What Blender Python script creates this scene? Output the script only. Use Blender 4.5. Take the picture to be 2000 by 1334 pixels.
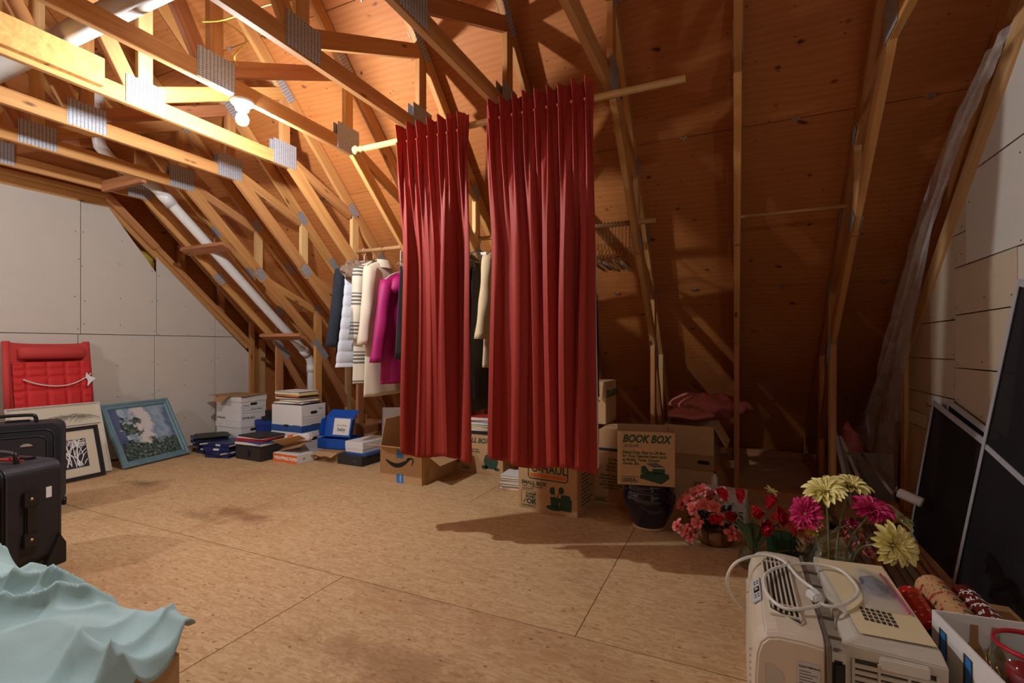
import bpy, bmesh, math, random
from mathutils import Vector, Matrix, noise as mnoise
for _o in list(bpy.data.objects): bpy.data.objects.remove(_o)
R = math.radians; PI = math.pi; rnd = random.Random(7)
SC = bpy.context.scene; COL = SC.collection
# ---------------------------------------------------------------- camera, world, exposure
F_PX, YAW, V0, HC = 946.0, 0.4308, 677.0, 1.10
SN, CN = math.sin(YAW), math.cos(YAW)
_cd = bpy.data.cameras.new('camera'); CAM = bpy.data.objects.new('camera', _cd); COL.objects.link(CAM)
_cd.sensor_width = 36; _cd.lens = F_PX/2000*36; _cd.shift_y = (V0-667)/2000; _cd.clip_start = .02
CAM.location = (0, 0, HC); CAM.rotation_euler = (PI/2, 0, YAW); SC.camera = CAM
W = bpy.data.worlds.new('world'); SC.world = W; W.use_nodes = True
W.node_tree.nodes['Background'].inputs[0].default_value = (.6, .7, .9, 1)
W.node_tree.nodes['Background'].inputs[1].default_value = .25
SC.view_settings.view_transform = 'Standard'; SC.view_settings.look = 'None'
SC.view_settings.gamma = 1; SC.view_settings.use_curve_mapping = False
SC.view_settings.exposure = 0.45
BULB_W = 1750.0          # radiance of the glowing bulbs
# ---------------------------------------------------------------- pixel -> place
def ray(u, v):
    r = (u-1000)/F_PX; t = (V0-v)/F_PX
    return Vector((-SN+r*CN, CN+r*SN, t))
def _hit(u, v, k): return Vector((0, 0, HC))+ray(u, v)*k
def onZ(u, v, z=0): return _hit(u, v, (z-HC)/ray(u, v).z)
def onX(u, v, x): return _hit(u, v, x/ray(u, v).x)
def onY(u, v, y): return _hit(u, v, y/ray(u, v).y)
# ---------------------------------------------------------------- materials
MATS = {}
class NT:
    def __init__(s, name):
        s.m = bpy.data.materials.new(name); s.m.use_nodes = True
        s.t = s.m.node_tree; s.b = s.t.nodes['Principled BSDF']
    def n(s, typ, **kw):
        nd = s.t.nodes.new('ShaderNode'+typ)
        for k, v in kw.items():
            if k.startswith('_'): setattr(nd, k[1:], v)
            else:
                key = int(k[1:]) if k[0] == 'i' and k[1:].isdigit() else k.replace('__', ' ')
                s.set(nd.inputs[key], v)
        return nd
    def set(s, inp, v):
        if isinstance(v, bpy.types.NodeSocket): s.t.links.new(v, inp)
        elif isinstance(v, (tuple, list)) and len(v) == 3 and inp.type == 'RGBA': inp.default_value = (*v, 1)
        else: inp.default_value = v
    def P(s, **kw):
        for k, v in kw.items(): s.set(s.b.inputs[k.replace('__', ' ')], v)
        return s.m
    def obj(s, sc=(1, 1, 1), rnd=0, gen=False, rot=(0, 0, 0)):
        tc = s.n('TexCoord'); o = tc.outputs['Generated' if gen else 'Object']
        if rnd:
            oi = s.n('ObjectInfo'); mu = s.n('Math', i0=oi.outputs['Random'], i1=float(rnd), _operation='MULTIPLY')
            o = s.n('VectorMath', i0=o, i1=mu.outputs[0], _operation='ADD').outputs[0]
        return s.n('Mapping', Vector=o, Scale=sc, Rotation=rot).outputs[0]
    def noise(s, vec, scale=1., detail=4., rough=.55, dist=0.):
        return s.n('TexNoise', Vector=vec, Scale=scale, Detail=detail, Roughness=rough, Distortion=dist).outputs[0]
    def ramp(s, fac, stops, interp='LINEAR'):
        r = s.n('ValToRGB', Fac=fac); r.color_ramp.interpolation = interp; e = r.color_ramp.elements
        while len(e) < len(stops): e.new(.5)
        for i, (p, c) in enumerate(stops):
            e[i].position = p; e[i].color = (*c, 1) if len(c) == 3 else c
        return r.outputs[0]
    def mix(s, f, a, b, mode='MIX'):
        m = s.n('Mix', _data_type='RGBA', _blend_type=mode); s.set(m.inputs[0], f); s.set(m.inputs[6], a); s.set(m.inputs[7], b)
        return m.outputs[2]
    def math(s, op, a, b=0.): return s.n('Math', i0=a, i1=b, _operation=op).outputs[0]
    def bump(s, h, st=.2, d=.01): return s.n('Bump', Height=h, Strength=st, Distance=d).outputs[0]
def srgb(r, g, b):
    f = lambda c: (c/255/12.92 if c <= 10 else ((c/255+.055)/1.055)**2.4)
    return (f(r), f(g), f(b))
def plain(name, col, rough=.6, metal=0., spec=.5, var=.12, nscale=30., bump=.0, trans=0., alpha=1., emit=None, sheen=0., coat=0., ior=None):
    """a plain material with a little procedural unevenness in colour and relief"""
    if name in MATS: return MATS[name]
    t = NT(name); v = t.obj((1, 1, 1), rnd=13)
    nz = t.noise(v, nscale, 4)
    c = t.mix(nz, tuple(x*(1-var) for x in col), tuple(min(1, x*(1+var)) for x in col))
    t.P(Base__Color=c, Roughness=rough, Metallic=metal)
    t.set(t.b.inputs['Specular IOR Level'], spec)
    if bump: t.P(Normal=t.bump(nz, bump, .004))
    if trans: t.P(**{'Transmission__Weight': trans})
    if alpha < 1: t.P(Alpha=alpha)
    if sheen: t.set(t.b.inputs['Sheen Weight'], sheen)
    if coat: t.set(t.b.inputs['Coat Weight'], coat)
    if ior: t.P(IOR=ior)
    if emit: t.set(t.b.inputs['Emission Color'], emit[0]); t.set(t.b.inputs['Emission Strength'], emit[1])
    MATS[name] = t.m
    return t.m
def m_lumber(name, a, b, grain=1.):
    t = NT(name); o = t.obj((1, 1, 1), rnd=37)
    g = t.noise(t.n('Mapping', Vector=o, Scale=(1.6, 30*grain, 30*grain)).outputs[0], 1., 5, .6, .8)
    c = t.ramp(g, [(.25, a), (.55, tuple((x+y)/2 for x, y in zip(a, b))), (.8, b)])
    kn = t.n('TexVoronoi', Vector=t.n('Mapping', Vector=o, Scale=(3.2, 9, 9)).outputs[0], Scale=1.)
    kf = t.ramp(kn.outputs['Distance'], [(.05, (1, 1, 1)), (.13, (0, 0, 0))])
    c = t.mix(kf, c, tuple(x*.35 for x in a))
    oi = t.n('ObjectInfo')
    hv = t.n('HueSaturation', Color=c, Hue=t.math('ADD', t.math('MULTIPLY', oi.outputs['Random'], .012), .494), Saturation=1.,
             Value=t.math('ADD', t.math('MULTIPLY', oi.outputs['Random'], .3), .85)).outputs[0]
    t.P(Base__Color=hv, Roughness=.62, Normal=t.bump(g, .12, .003)); t.set(t.b.inputs['Specular IOR Level'], .3)
    return t.m
def m_ply(name):
    t = NT(name); o = t.obj((1, 1, 1), rnd=61)
    w = t.noise(t.n('Mapping', Vector=o, Scale=(1.1, 3.2, 1)).outputs[0], 1., 3, .5)
    v2 = t.n('VectorMath', i0=t.n('Mapping', Vector=o, Scale=(.5, 5, 1)).outputs[0], i1=t.mix(.75, (0, 0, 0), w), _operation='ADD').outputs[0]
    wv = t.n('TexWave', Vector=v2, Scale=1.7, Distortion=7., Detail=3., Detail__Scale=1.1, _bands_direction='Y').outputs['Fac']
    fine = t.noise(t.n('Mapping', Vector=o, Scale=(3, 90, 1)).outputs[0], 1., 4, .6)
    big = t.noise(t.n('Mapping', Vector=o, Scale=(.8, 1.4, 1)).outputs[0], 1., 2)
    c = t.ramp(wv, [(0, srgb(190, 122, 65)), (.6, srgb(185, 116, 59)), (1, srgb(178, 108, 54))])
    c = t.mix(t.math('MULTIPLY', fine, .4), c, srgb(204, 138, 78))
    c = t.mix(t.ramp(big, [(.4, (0, 0, 0)), (.75, (.5, .5, .5))]), c, srgb(154, 84, 44))
    wp = t.n('VectorMath', i0=t.n('Mapping', Vector=o, Scale=(4.2, 7.5, 1)).outputs[0], i1=t.mix(.3, (0, 0, 0), t.noise(o, 14., 2)), _operation='ADD').outputs[0]
    vo = t.n('TexVoronoi', Vector=wp, Scale=1., Randomness=1.)
    kf = t.ramp(vo.outputs['Distance'], [(.035, (1, 1, 1)), (.075, (.55, .55, .55)), (.12, (0, 0, 0))])
    c = t.mix(kf, c, srgb(70, 34, 22))
    wp2 = t.n('Mapping', Vector=o, Scale=(9, 24, 1)).outputs[0]
    v3 = t.n('TexVoronoi', Vector=wp2, Scale=1.)
    k2 = t.ramp(v3.outputs['Distance'], [(.05, (1, 1, 1)), (.1, (0, 0, 0))])
    c = t.mix(t.math('MULTIPLY', k2, .8), c, srgb(60, 34, 26))
    t.P(Base__Color=c, Roughness=.6, Normal=t.bump(fine, .1, .003)); t.set(t.b.inputs['Specular IOR Level'], .3)
    return t.m
def m_osb(name):
    t = NT(name); o = t.obj((1, 1, 1), rnd=17)
    def layer(rot, sc):
        mp = t.n('Mapping', Vector=o, Rotation=(0, 0, rot), Scale=sc).outputs[0]
        ds = t.n('VectorMath', i0=mp, i1=t.mix(.35, (0, 0, 0), t.noise(o, 9., 2)), _operation='ADD').outputs[0]
        v = t.n('TexVoronoi', Vector=ds, Scale=1., _voronoi_dimensions='2D')
        return t.n('SeparateColor', Color=v.outputs['Color']).outputs[0]
    a, b, c3 = layer(.25, (17, 95, 1)), layer(-.5, (20, 110, 1)), layer(1.1, (22, 90, 1))
    sel = t.noise(o, 34., 2); s1 = t.ramp(sel, [(.44, (0, 0, 0)), (.47, (1, 1, 1))]); s2 = t.ramp(t.noise(o, 30., 1), [(.56, (0, 0, 0)), (.59, (1, 1, 1))])
    fl = t.mix(s2, t.mix(s1, a, b), c3)
    fine = t.noise(t.n('Mapping', Vector=o, Scale=(40, 220, 1)).outputs[0], 1., 3)
    c = t.ramp(fl, [(0, srgb(192, 157, 112)), (.5, srgb(206, 174, 129)), (.92, srgb(218, 189, 146)), (1, srgb(170, 130, 88))])
    c = t.mix(t.math('MULTIPLY', fine, .35), c, srgb(176, 128, 80))
    big = t.noise(o, 1.3, 5, .6)
    c = t.mix(t.ramp(big, [(.5, (0, 0, 0)), (.75, (.5, .5, .5))]), c, srgb(150, 104, 66))
    sp = t.n('TexVoronoi', Vector=t.n('Mapping', Vector=o, Scale=(9, 14, 1), Rotation=(0, 0, .4)).outputs[0], Scale=1., _voronoi_dimensions='2D')
    c = t.mix(t.math('MULTIPLY', t.math('MULTIPLY', t.ramp(sp.outputs['Distance'], [(.04, (1, 1, 1)), (.09, (0, 0, 0))]), .7), t.math('GREATER_THAN', t.n('SeparateColor', Color=sp.outputs['Color']).outputs[1], .82)), c, srgb(92, 58, 34))
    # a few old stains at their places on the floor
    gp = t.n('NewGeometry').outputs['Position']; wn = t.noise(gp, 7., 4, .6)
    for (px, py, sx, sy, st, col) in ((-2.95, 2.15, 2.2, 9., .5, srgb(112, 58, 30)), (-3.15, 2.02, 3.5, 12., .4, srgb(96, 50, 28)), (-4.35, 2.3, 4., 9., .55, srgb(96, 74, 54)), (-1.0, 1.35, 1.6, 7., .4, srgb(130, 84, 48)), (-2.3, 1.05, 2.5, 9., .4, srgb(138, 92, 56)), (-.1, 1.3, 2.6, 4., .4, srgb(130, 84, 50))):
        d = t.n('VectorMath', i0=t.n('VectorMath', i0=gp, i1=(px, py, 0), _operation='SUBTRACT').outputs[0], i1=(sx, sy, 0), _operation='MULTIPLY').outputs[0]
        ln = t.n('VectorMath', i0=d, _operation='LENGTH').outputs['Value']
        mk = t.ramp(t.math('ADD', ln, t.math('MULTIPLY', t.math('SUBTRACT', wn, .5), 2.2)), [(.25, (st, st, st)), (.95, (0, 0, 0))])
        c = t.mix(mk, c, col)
    t.P(Base__Color=c, Roughness=.7, Normal=t.bump(fl, .15, .002)); t.set(t.b.inputs['Specular IOR Level'], .25)
    return t.m
def m_plate(name):
    t = NT(name); o = t.obj((1, 1, 1)); sp = t.n('SeparateXYZ', Vector=o)
    x = t.math('FRACT', t.math('MULTIPLY', sp.outputs[1], 52.)); ix = t.math('FLOOR', t.math('MULTIPLY', sp.outputs[1], 52.))
    y = t.math('FRACT', t.math('ADD', t.math('MULTIPLY', sp.outputs[2], 90.), t.math('MULTIPLY', ix, .5)))
    sl = t.math('MULTIPLY', t.math('LESS_THAN', x, .34), t.math('LESS_THAN', y, .55))
    nz = t.noise(o, 60., 3)
    c = t.mix(nz, srgb(150, 156, 164), srgb(196, 200, 206))
    c = t.mix(t.math('MULTIPLY', sl, .8), c, srgb(58, 52, 48))
    t.P(Base__Color=c, Metallic=.25, Roughness=.45, Normal=t.bump(t.math('SUBTRACT', 1., sl), .6, .003))
    return t.m
MATS['lumber'] = m_lumber('lumber', srgb(178, 122, 68), srgb(216, 164, 102))
MATS['lumber_pale'] = m_lumber('lumber_pale', srgb(200, 156, 100), srgb(228, 190, 134))
MATS['lumber_red'] = m_lumber('lumber_red', srgb(164, 104, 64), srgb(204, 146, 98))
MATS['plywood'] = m_ply('plywood'); MATS['osb'] = m_osb('osb'); MATS['plate'] = m_plate('nail_plate')
def M(n): return MATS[n]
plain('drywall', srgb(205, 198, 186), .85, var=.05, nscale=6)
plain('drywall_tan', srgb(196, 178, 152), .85, var=.1, nscale=5)
plain('gypsum_edge', srgb(225, 222, 216), .9)
plain('screw', srgb(50, 46, 44), .5, .6)
plain('white_plastic', srgb(222, 222, 218), .35, var=.03)
plain('porcelain', srgb(235, 235, 232), .25, var=.02)
plain('cable', srgb(210, 180, 70), .5)
plain('steel', srgb(176, 178, 180), .35, .8)
# ---------------------------------------------------------------- mesh helpers
def link(o, parent=None):
    COL.objects.link(o)
    if parent is not None: o.parent = parent
    return o
def tag(o, label=None, cat=None, group=None, kind=None):
    if label: o['label'] = label
    if cat: o['category'] = cat
    if group: o['group'] = group
    if kind: o['kind'] = kind
    return o
def thing(name, label, cat, loc=(0, 0, 0), rz=0., group=None, rot=None):
    o = bpy.data.objects.new(name, None); o.empty_display_size = .1; link(o)
    o.location = loc; o.rotation_euler = rot if rot is not None else (0, 0, rz)
    return tag(o, label, cat, group)
class MB:
    def __init__(s): s.v = []; s.f = []; s.mi = []; s.cur = 0
    def add(s, vs, fs, T=None):
        b = len(s.v); s.v += [tuple(T @ Vector(p)) if T is not None else tuple(p) for p in vs]
        s.f += [tuple(i+b for i in f) for f in fs]; s.mi += [s.cur]*len(fs); return s
    def box(s, x0, x1, y0, y1, z0, z1, T=None):
        return s.add([(x0, y0, z0), (x1, y0, z0), (x1, y1, z0), (x0, y1, z0), (x0, y0, z1), (x1, y0, z1), (x1, y1, z1), (x0, y1, z1)],
                     [(0, 3, 2, 1), (4, 5, 6, 7), (0, 1, 5, 4), (1, 2, 6, 5), (2, 3, 7, 6), (3, 0, 4, 7)], T)
    def cbox(s, c, d, T=None): return s.box(c[0]-d[0]/2, c[0]+d[0]/2, c[1]-d[1]/2, c[1]+d[1]/2, c[2]-d[2]/2, c[2]+d[2]/2, T)
    def tube(s, pts, r, n=10, cap=True, closed=False):
        pts = [Vector(p) for p in pts]; m = len(pts)
        rr = r if isinstance(r, (list, tuple)) else [r]*m
        b = len(s.v); up = None
        for i, p in enumerate(pts):
            if closed: d = pts[(i+1) % m]-pts[i-1]
            else: d = pts[min(i+1, m-1)]-pts[max(i-1, 0)]
            d.normalize()
            if up is None:
                up = Vector((0, 0, 1)) if abs(d.z) < .9 else Vector((1, 0, 0))
            up = (up-d*up.dot(d)); up = up.normalized() if up.length > 1e-6 else d.orthogonal().normalized()
            sd = d.cross(up)
            for j in range(n):
                a = 2*PI*j/n; s.v.append(tuple(p+(sd*math.cos(a)+up*math.sin(a))*rr[i]))
        for i in range(m if closed else m-1):
            for j in range(n):
                q = (i+1) % m
                s.f.append((b+i*n+j, b+i*n+(j+1) % n, b+q*n+(j+1) % n, b+q*n+j)); s.mi.append(s.cur)
        if cap and not closed:
            s.f.append(tuple(b+j for j in reversed(range(n)))); s.f.append(tuple(b+(m-1)*n+j for j in range(n))); s.mi += [s.cur]*2
        return s
    def lathe(s, prof, n=24, T=None, cap=True):
        vs = []; fs = []; m = len(prof)
        for r, z in prof:
            for j in range(n):
                a = 2*PI*j/n; vs.append((r*math.cos(a), r*math.sin(a), z))
        for i in range(m-1):
            for j in range(n): fs.append((i*n+j, i*n+(j+1) % n, (i+1)*n+(j+1) % n, (i+1)*n+j))
        if cap:
            if prof[0][0] > 1e-5: fs.append(tuple(reversed(range(n))))
            if prof[-1][0] > 1e-5: fs.append(tuple((m-1)*n+j for j in range(n)))
        return s.add(vs, fs, T)
    def prism(s, poly, d0, d1, T=None):
        """polygon in local xy, extruded along z"""
        n = len(poly); vs = [(x, y, d0) for x, y in poly]+[(x, y, d1) for x, y in poly]
        fs = [tuple(reversed(range(n))), tuple(range(n, 2*n))]+[(i, (i+1) % n, n+(i+1) % n, n+i) for i in range(n)]
        return s.add(vs, fs, T)
    def grid(s, fn, nu, nv, wrap=False, T=None):
        vs = [fn(i/nu, j/nv) for j in range(nv+1) for i in range(nu+1)]
        fs = [(j*(nu+1)+i, j*(nu+1)+i+1, (j+1)*(nu+1)+i+1, (j+1)*(nu+1)+i) for j in range(nv) for i in range(nu)]
        return s.add(vs, fs, T)
    def mesh(s, name, mats=None, smooth=False, bevel=0., weld=False):
        me = bpy.data.meshes.new(name); me.from_pydata(s.v, [], s.f)
        for m in (mats if isinstance(mats, (list, tuple)) else [mats]):
            if m is not None: me.materials.append(M(m) if isinstance(m, str) else m)
        for p, i in zip(me.polygons, s.mi): p.material_index = i; p.use_smooth = smooth
        bm = bmesh.new(); bm.from_mesh(me)
        if weld: bmesh.ops.remove_doubles(bm, verts=bm.verts, dist=1e-5)
        bmesh.ops.recalc_face_normals(bm, faces=bm.faces)
        if bevel:
            bmesh.ops.bevel(bm, geom=[e for e in bm.edges if e.calc_face_angle(0) > .5], offset=bevel, segments=2, affect='EDGES', clamp_overlap=True)
        bm.to_mesh(me); bm.free(); me.update()
        return me
    def build(s, name, mats, parent=None, smooth=False, bevel=0., weld=False, loc=None, rot=None, mw=None):
        o = bpy.data.objects.new(name, s.mesh(name, mats, smooth, bevel, weld)); link(o, parent)
        if loc is not None: o.location = loc
        if rot is not None: o.rotation_euler = rot
        if mw is not None: o.matrix_local = mw
        return o
def solid(o, th, off=-1.):
    md = o.modifiers.new('thick', 'SOLIDIFY'); md.thickness = th; md.offset = off; return o
def subd(o, n=1):
    md = o.modifiers.new('sub', 'SUBSURF'); md.levels = n; md.render_levels = n; return o
def copy_tree(o, parent=None):
    c = o.copy(); COL.objects.link(c)
    if parent is not None: c.parent = parent; c.matrix_parent_inverse = o.matrix_parent_inverse
    for ch in o.children: copy_tree(ch, c)
    return c
def smooth01(x): x = max(0., min(1., x)); return x*x*(3-2*x)
def clip(poly, ax, val, keep_less):
    out = []
    for i in range(len(poly)):
        a, b = poly[i-1], poly[i]
        ia = (a[ax] <= val) == keep_less; ib = (b[ax] <= val) == keep_less
        if ia != ib:
            t = (val-a[ax])/(b[ax]-a[ax]); out.append(tuple(a[k]+(b[k]-a[k])*t for k in (0, 1)))
        if ib: out.append(b)
    return out
def crect(poly, y0, y1, z0, z1):
    for ax, v, less in ((0, y0, False), (0, y1, True), (1, z0, False), (1, z1, True)):
        if poly: poly = clip(poly, ax, v, less)
    return poly
def text(s, size, mat, parent, mw, bold=0., shear=0., space=1., extrude=.0006, align='LEFT', name='lettering', sx=1.):
    cu = bpy.data.curves.new('t', 'FONT'); cu.body = s; cu.size = size; cu.offset = bold*size; cu.shear = shear
    cu.space_character = space; cu.extrude = extrude; cu.align_x = align; cu.resolution_u = 3; cu.space_line = .95
    ob = bpy.data.objects.new('t', cu); COL.objects.link(ob)
    me = bpy.data.meshes.new_from_object(ob.evaluated_get(bpy.context.evaluated_depsgraph_get()))
    bpy.data.objects.remove(ob); bpy.data.curves.remove(cu)
    me.materials.clear(); me.materials.append(M(mat) if isinstance(mat, str) else mat)
    o = bpy.data.objects.new(name, me); link(o, parent); o.matrix_local = mw @ Matrix.Diagonal((sx, 1, 1, 1))
    return o
def frame_mat(loc, ex, ey):
    """matrix whose local x, y axes are ex, ey (z = ex x ey)"""
    ex = Vector(ex).normalized(); ey = Vector(ey).normalized(); ez = ex.cross(ey).normalized(); ey = ez.cross(ex)
    m = Matrix((ex, ey, ez)).transposed().to_4x4(); m.translation = Vector(loc); return m
# ================================================================ the shell of the attic
D = .6096
TX = lambda k: .014-D*k
ROOF = 5.62                     # underside of the roof boards: y + z = ROOF
XL, XR = -5.44, 1.05            # faces of the drywall on the two gable walls
S2 = math.sqrt(.5)
_BN = 0
def beam(name, p, q, w, parent, mat='lumber', th=.038, xo=0., ends=(0, 0)):
    """a stick of lumber in the plane of a truss (y, z); centre line p -> q, width w"""
    p = Vector((xo, *p)); q = Vector((xo, *q)); d = q-p; L = d.length
    global _BN; _BN += 1; th = th-.0009*(_BN % 5)-(.0025 if name == 'web' else 0)
    mb = MB().box(-ends[0], L+ends[1], -w/2, w/2, -th/2, th/2)
    return mb.build(name, mat, parent, bevel=.0025, mw=frame_mat(p, d, d.cross(Vector((1, 0, 0)))))
# floor: OSB sheets
fl = MB().box(-5.9, 1.6, -5.6, 5.75, -.26, -.02).build('floor', 'lumber_red'); tag(fl, kind='structure')
yb = [-4.34, -3.11, -1.89, -.67, .55, 1.77, 2.99, 4.21, 5.62]
for j in range(8):
    xs = [-5.55, -4.14, -1.70, .74, 1.2] if j % 2 == 0 else [-5.55, -5.43, -2.99, -.55, 1.2]
    for i in range(len(xs)-1):
        w, h = xs[i+1]-xs[i]-.004, yb[j+1]-yb[j]-.004
        if w < .2: continue
        MB().box(0, w, 0, h, 0, .02).build('osb_sheet', 'osb', fl, loc=(xs[i]+.002, yb[j]+.002, -.02))
# roof boards on the far slope, seams as in the photograph
ceil = MB().box(-5.9, 1.7, 0, 8.2, .03, .06).build('ceiling', 'plywood', mw=frame_mat((0, 0, ROOF), (1, 0, 0), (0, 1, -1)))
tag(ceil, kind='structure')
q0 = 3.21/S2
rows = [q0+1.219*i for i in (-4, -3, -2, -1, 0, 1, 2, 3)]
clip_me = MB().box(-.016, .016, -.003, .003, -.008, 0).box(-.02, -.012, -.014, .004, -.012, -.004).box(.012, .02, -.014, .004, -.012, -.004).box(-.005, .005, .0, .02, -.006, 0).mesh('panel_clip', 'steel')
for j in range(7):
    off = (0 if j % 2 else 1.219)
    xs = [-5.9]+[x for x in (TX(8)-off, TX(4)-off, TX(0)-off, TX(-4)-off) if -5.5 < x < 1.5]+[1.7]
    for i in range(len(xs)-1):
        w = xs[i+1]-xs[i]-.003; h = rows[j+1]-rows[j]-.004
        MB().box(0, w, 0, min(h, 8.0-rows[j]), 0, .018).build('plywood_sheet', 'plywood', ceil, loc=(xs[i], rows[j]+.002, .004))
    if j >= 3:
        for k in range(-2, 9):
            o = bpy.data.objects.new('panel_clip', clip_me); link(o, ceil); o.location = (TX(k)+D/2, rows[j], .004)
# the other slope, behind the camera
b2 = MB().box(-5.9, 1.7, 0, 8.2, .0, .03).build('ceiling', 'plywood', mw=frame_mat((0, 0, ROOF), (-1, 0, 0), (0, -1, -1)))
tag(b2, kind='structure')
b2.location.x = -4.2
# trusses
CHL = lambda y: 2.43-.92*(y-2.56)      # underside of the sloping inner chord
def plate(parent, y, z, w, h, ang, side, dy=0):
    T = Matrix.Translation((side*.0205, y, z)) @ Matrix.Rotation(ang, 4, 'X')
    MB().box(-.0008, .0008, -w/2, w/2, -h/2, h/2).build('nail_plate', 'plate', parent, mw=T)
def truss(k, label, x=None):
    x = TX(k) if x is None else x
    t = thing('roof_truss', label, 'roof truss', (x, 0, 0), 0, 'roof trusses of the attic')
    hw = .0445
    ym = lambda y: ROOF-y-.064                                    # centre of the rafter
    beam('rafter', (0.05, ym(.05)), (5.5, ym(5.5)), .089, t)
    beam('ceiling_tie', (-2.56, 2.4745), (2.62, 2.4745), .089, t, 'lumber')
    aa = math.atan(.92); ca = math.cos(aa); o_ = .0445/ca
    beam('inner_chord', (2.56, CHL(2.56)+o_+.03), (4.06, CHL(4.06)+o_), .089, t)
    z = 2.54
    beam('web', (1.62, z-.02), (1.62, ym(1.62)), .075, t, 'lumber_pale' if k % 2 else 'lumber')
    beam('web', (1.56, z-.02), (.55, 4.4), .082, t, 'lumber_red' if k % 3 else 'lumber')
    beam('web', (1.66, z), (2.54, ym(2.54)-.05), .082, t, 'lumber' if k % 2 else 'lumber_red')
    beam('web', (2.56, z-.04), (2.56, ym(2.56)), .075, t)
    beam('web', (2.62, z-.05), (3.24, ym(3.26)-.05), .075, t)
    beam('web', (3.285, CHL(3.285)+.09), (3.285, ym(3.285)), .075, t, 'lumber_pale')
    beam('web', (3.33, CHL(3.33)+.05), (3.97, ym(4.0)-.05), .075, t)
    beam('post', (4.03, .0), (4.03, ym(4.03)), .089, t, 'lumber' if k % 2 else 'lumber_red')
    beam('web', (4.09, 1.0), (4.68, .12), .078, t, 'lumber_red')
    beam('post', (4.5, .0), (4.5, ym(4.5)), .075, t, 'lumber_pale')
    beam('bottom_chord', (4.05, .045), (5.45, .045), .085, t, 'lumber_red')
    for sd in (1, -1):
        plate(t, 1.62, 2.515, .2, .155, 0, sd); plate(t, 2.55, 2.52, .2, .175, 0, sd)
        plate(t, 2.54, ym(2.54)-.01, .2, .075, -PI/4, sd); plate(t, 3.255, ym(3.255)-.02, .115, .075, -PI/4, sd)
        plate(t, 3.64, ym(3.64), .13, .072, -PI/4, sd); plate(t, 3.3, CHL(3.3)+.06, .115, .075, -aa, sd)
        plate(t, 4.02, ym(4.02)-.02, .115, .075, -PI/4, sd); plate(t, 4.06, CHL(4.06)+.02, .27, .075, -.86, sd)
    return t
ordn = ['', 'nearest the left', 'second', 'third', 'fourth', 'fifth', 'sixth', 'seventh', 'eighth', 'ninth', 'tenth']
tl = {8: 'wooden roof truss nearest the left drywall wall', 7: 'second truss from the left drywall, just right of the white pipe',
      6: 'third truss from the left drywall, dropping behind the hanging coats', 5: 'truss carrying the extra board nailed to its tie, left of the bulb',
      4: 'truss whose ceiling tie carries the glowing bulb', 3: 'truss running behind the top of the left red curtain',
      2: 'truss meeting the gap between the two red curtains', 1: 'truss just right of the right red curtain',
      0: 'truss seen edge-on as one upright stick right of the curtains', -1: 'rightmost free truss, with a thin dowel ending at it'}
for k in range(8, -2, -1): truss(k, tl[k])
# gable walls
def gable(name, xf, sgn, panels, matf, y0, label=None):
    """drywall on a gable: backing boards plus the panels cut to the roof line; sgn = +1 when the wall lies towards -x"""
    g = MB().prism([(-5.6, -.02), (5.6, -.02), (0, 5.58)], 0, .05).build(name, 'plywood', mw=frame_mat((xf-sgn*.2, 0, 0), (0, 1, 0), (0, 0, 1)))
    tag(g, kind='structure')
    return g
outl = [(-2.62, .01), (4.07, .01), (4.07, 1.02), (2.60, 2.43), (-2.62, 2.43)]
wl = gable('wall_left', XL, 1, None, None, 0); wr = gable('wall_right', XR, -1, None, None, 0)
def panel(w, xf, sgn, y0, y1, z0, z1, mat, outline, tilt=0., screws=True, gap=.003):
    pl = crect([(y, z) for y, z in outline], y0+gap, y1-gap, z0+gap, z1-gap)
    if len(pl) < 3: return
    inv = w.matrix_basis.inverted()
    cy, cz = (y0+y1)/2, (z0+z1)/2
    pts = [(y-cy, z-cz) for y, z in pl]
    mw = frame_mat((xf-sgn*.0125, cy, cz), (0, 1, 0), (0, 0, 1)) @ Matrix.Rotation(tilt, 4, 'Z')
    o = MB().prism(pts, -.0125 if sgn < 0 else 0, .0 if sgn < 0 else .0125).build('drywall_panel', mat, w, mw=inv @ mw)
    if screws:
        mb = MB(); rr = random.Random(int(y0*100+z0*10))
        ys = [y0+.03, (y0+y1)/2, y1-.03] if y1-y0 > .5 else [y0+.03, y1-.03]
        zz = z0+.05
        zs = []
        while zz < z1: zs.append(zz); zz += .3
        for y in ys:
            for z in zs:
                yy, zz = y+rr.uniform(-.02, .02), z+rr.uniform(-.05, .05)
                if len(crect([(yy-.012, zz-.012), (yy+.012, zz-.012), (yy+.012, zz+.012), (yy-.012, zz+.012)], y0, y1, z0, z1)) < 4: continue
                inside = yy < 4.03 and zz < 2.40 and (zz < CHL(yy)-.06) and yy < y1-.01 and zz < z1-.01
                if not inside: continue
                zf = .0127 if sgn > 0 else -.0127
                mb.lathe([(.0001, zf+sgn*.0006), (.0045, zf+sgn*.0004), (.005, zf-sgn*.001)], 8, Matrix.Translation((yy-cy, zz-cz, 0)), cap=False)
        if mb.v: tag(mb.build('screw_heads', 'screw', o), kind='stuff')
    return o
for y0, y1 in ((1.16, 2.38), (2.38, 3.02), (3.02, 3.64), (3.64, 4.07), (-.06, 1.16), (-1.28, -.06), (-2.6, -1.28)):
    cut = outl if abs(y0-2.38) > .01 else [(-2.62, .01), (4.07, .01), (4.07, .8), (3.02, 1.86), (2.60, 2.43), (-2.62, 2.43)]
    panel(wl, XL, 1, y0, y1, 1.215, 2.44, 'drywall', cut)
for y0, y1 in ((1.75, 2.36), (2.36, 3.0), (3.0, 3.64), (3.64, 4.07), (.53, 1.75), (-.7, .53), (-2.6, -.7)):
    panel(wl, XL, 1, y0, y1, 0., 1.215, 'drywall', outl)
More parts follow.
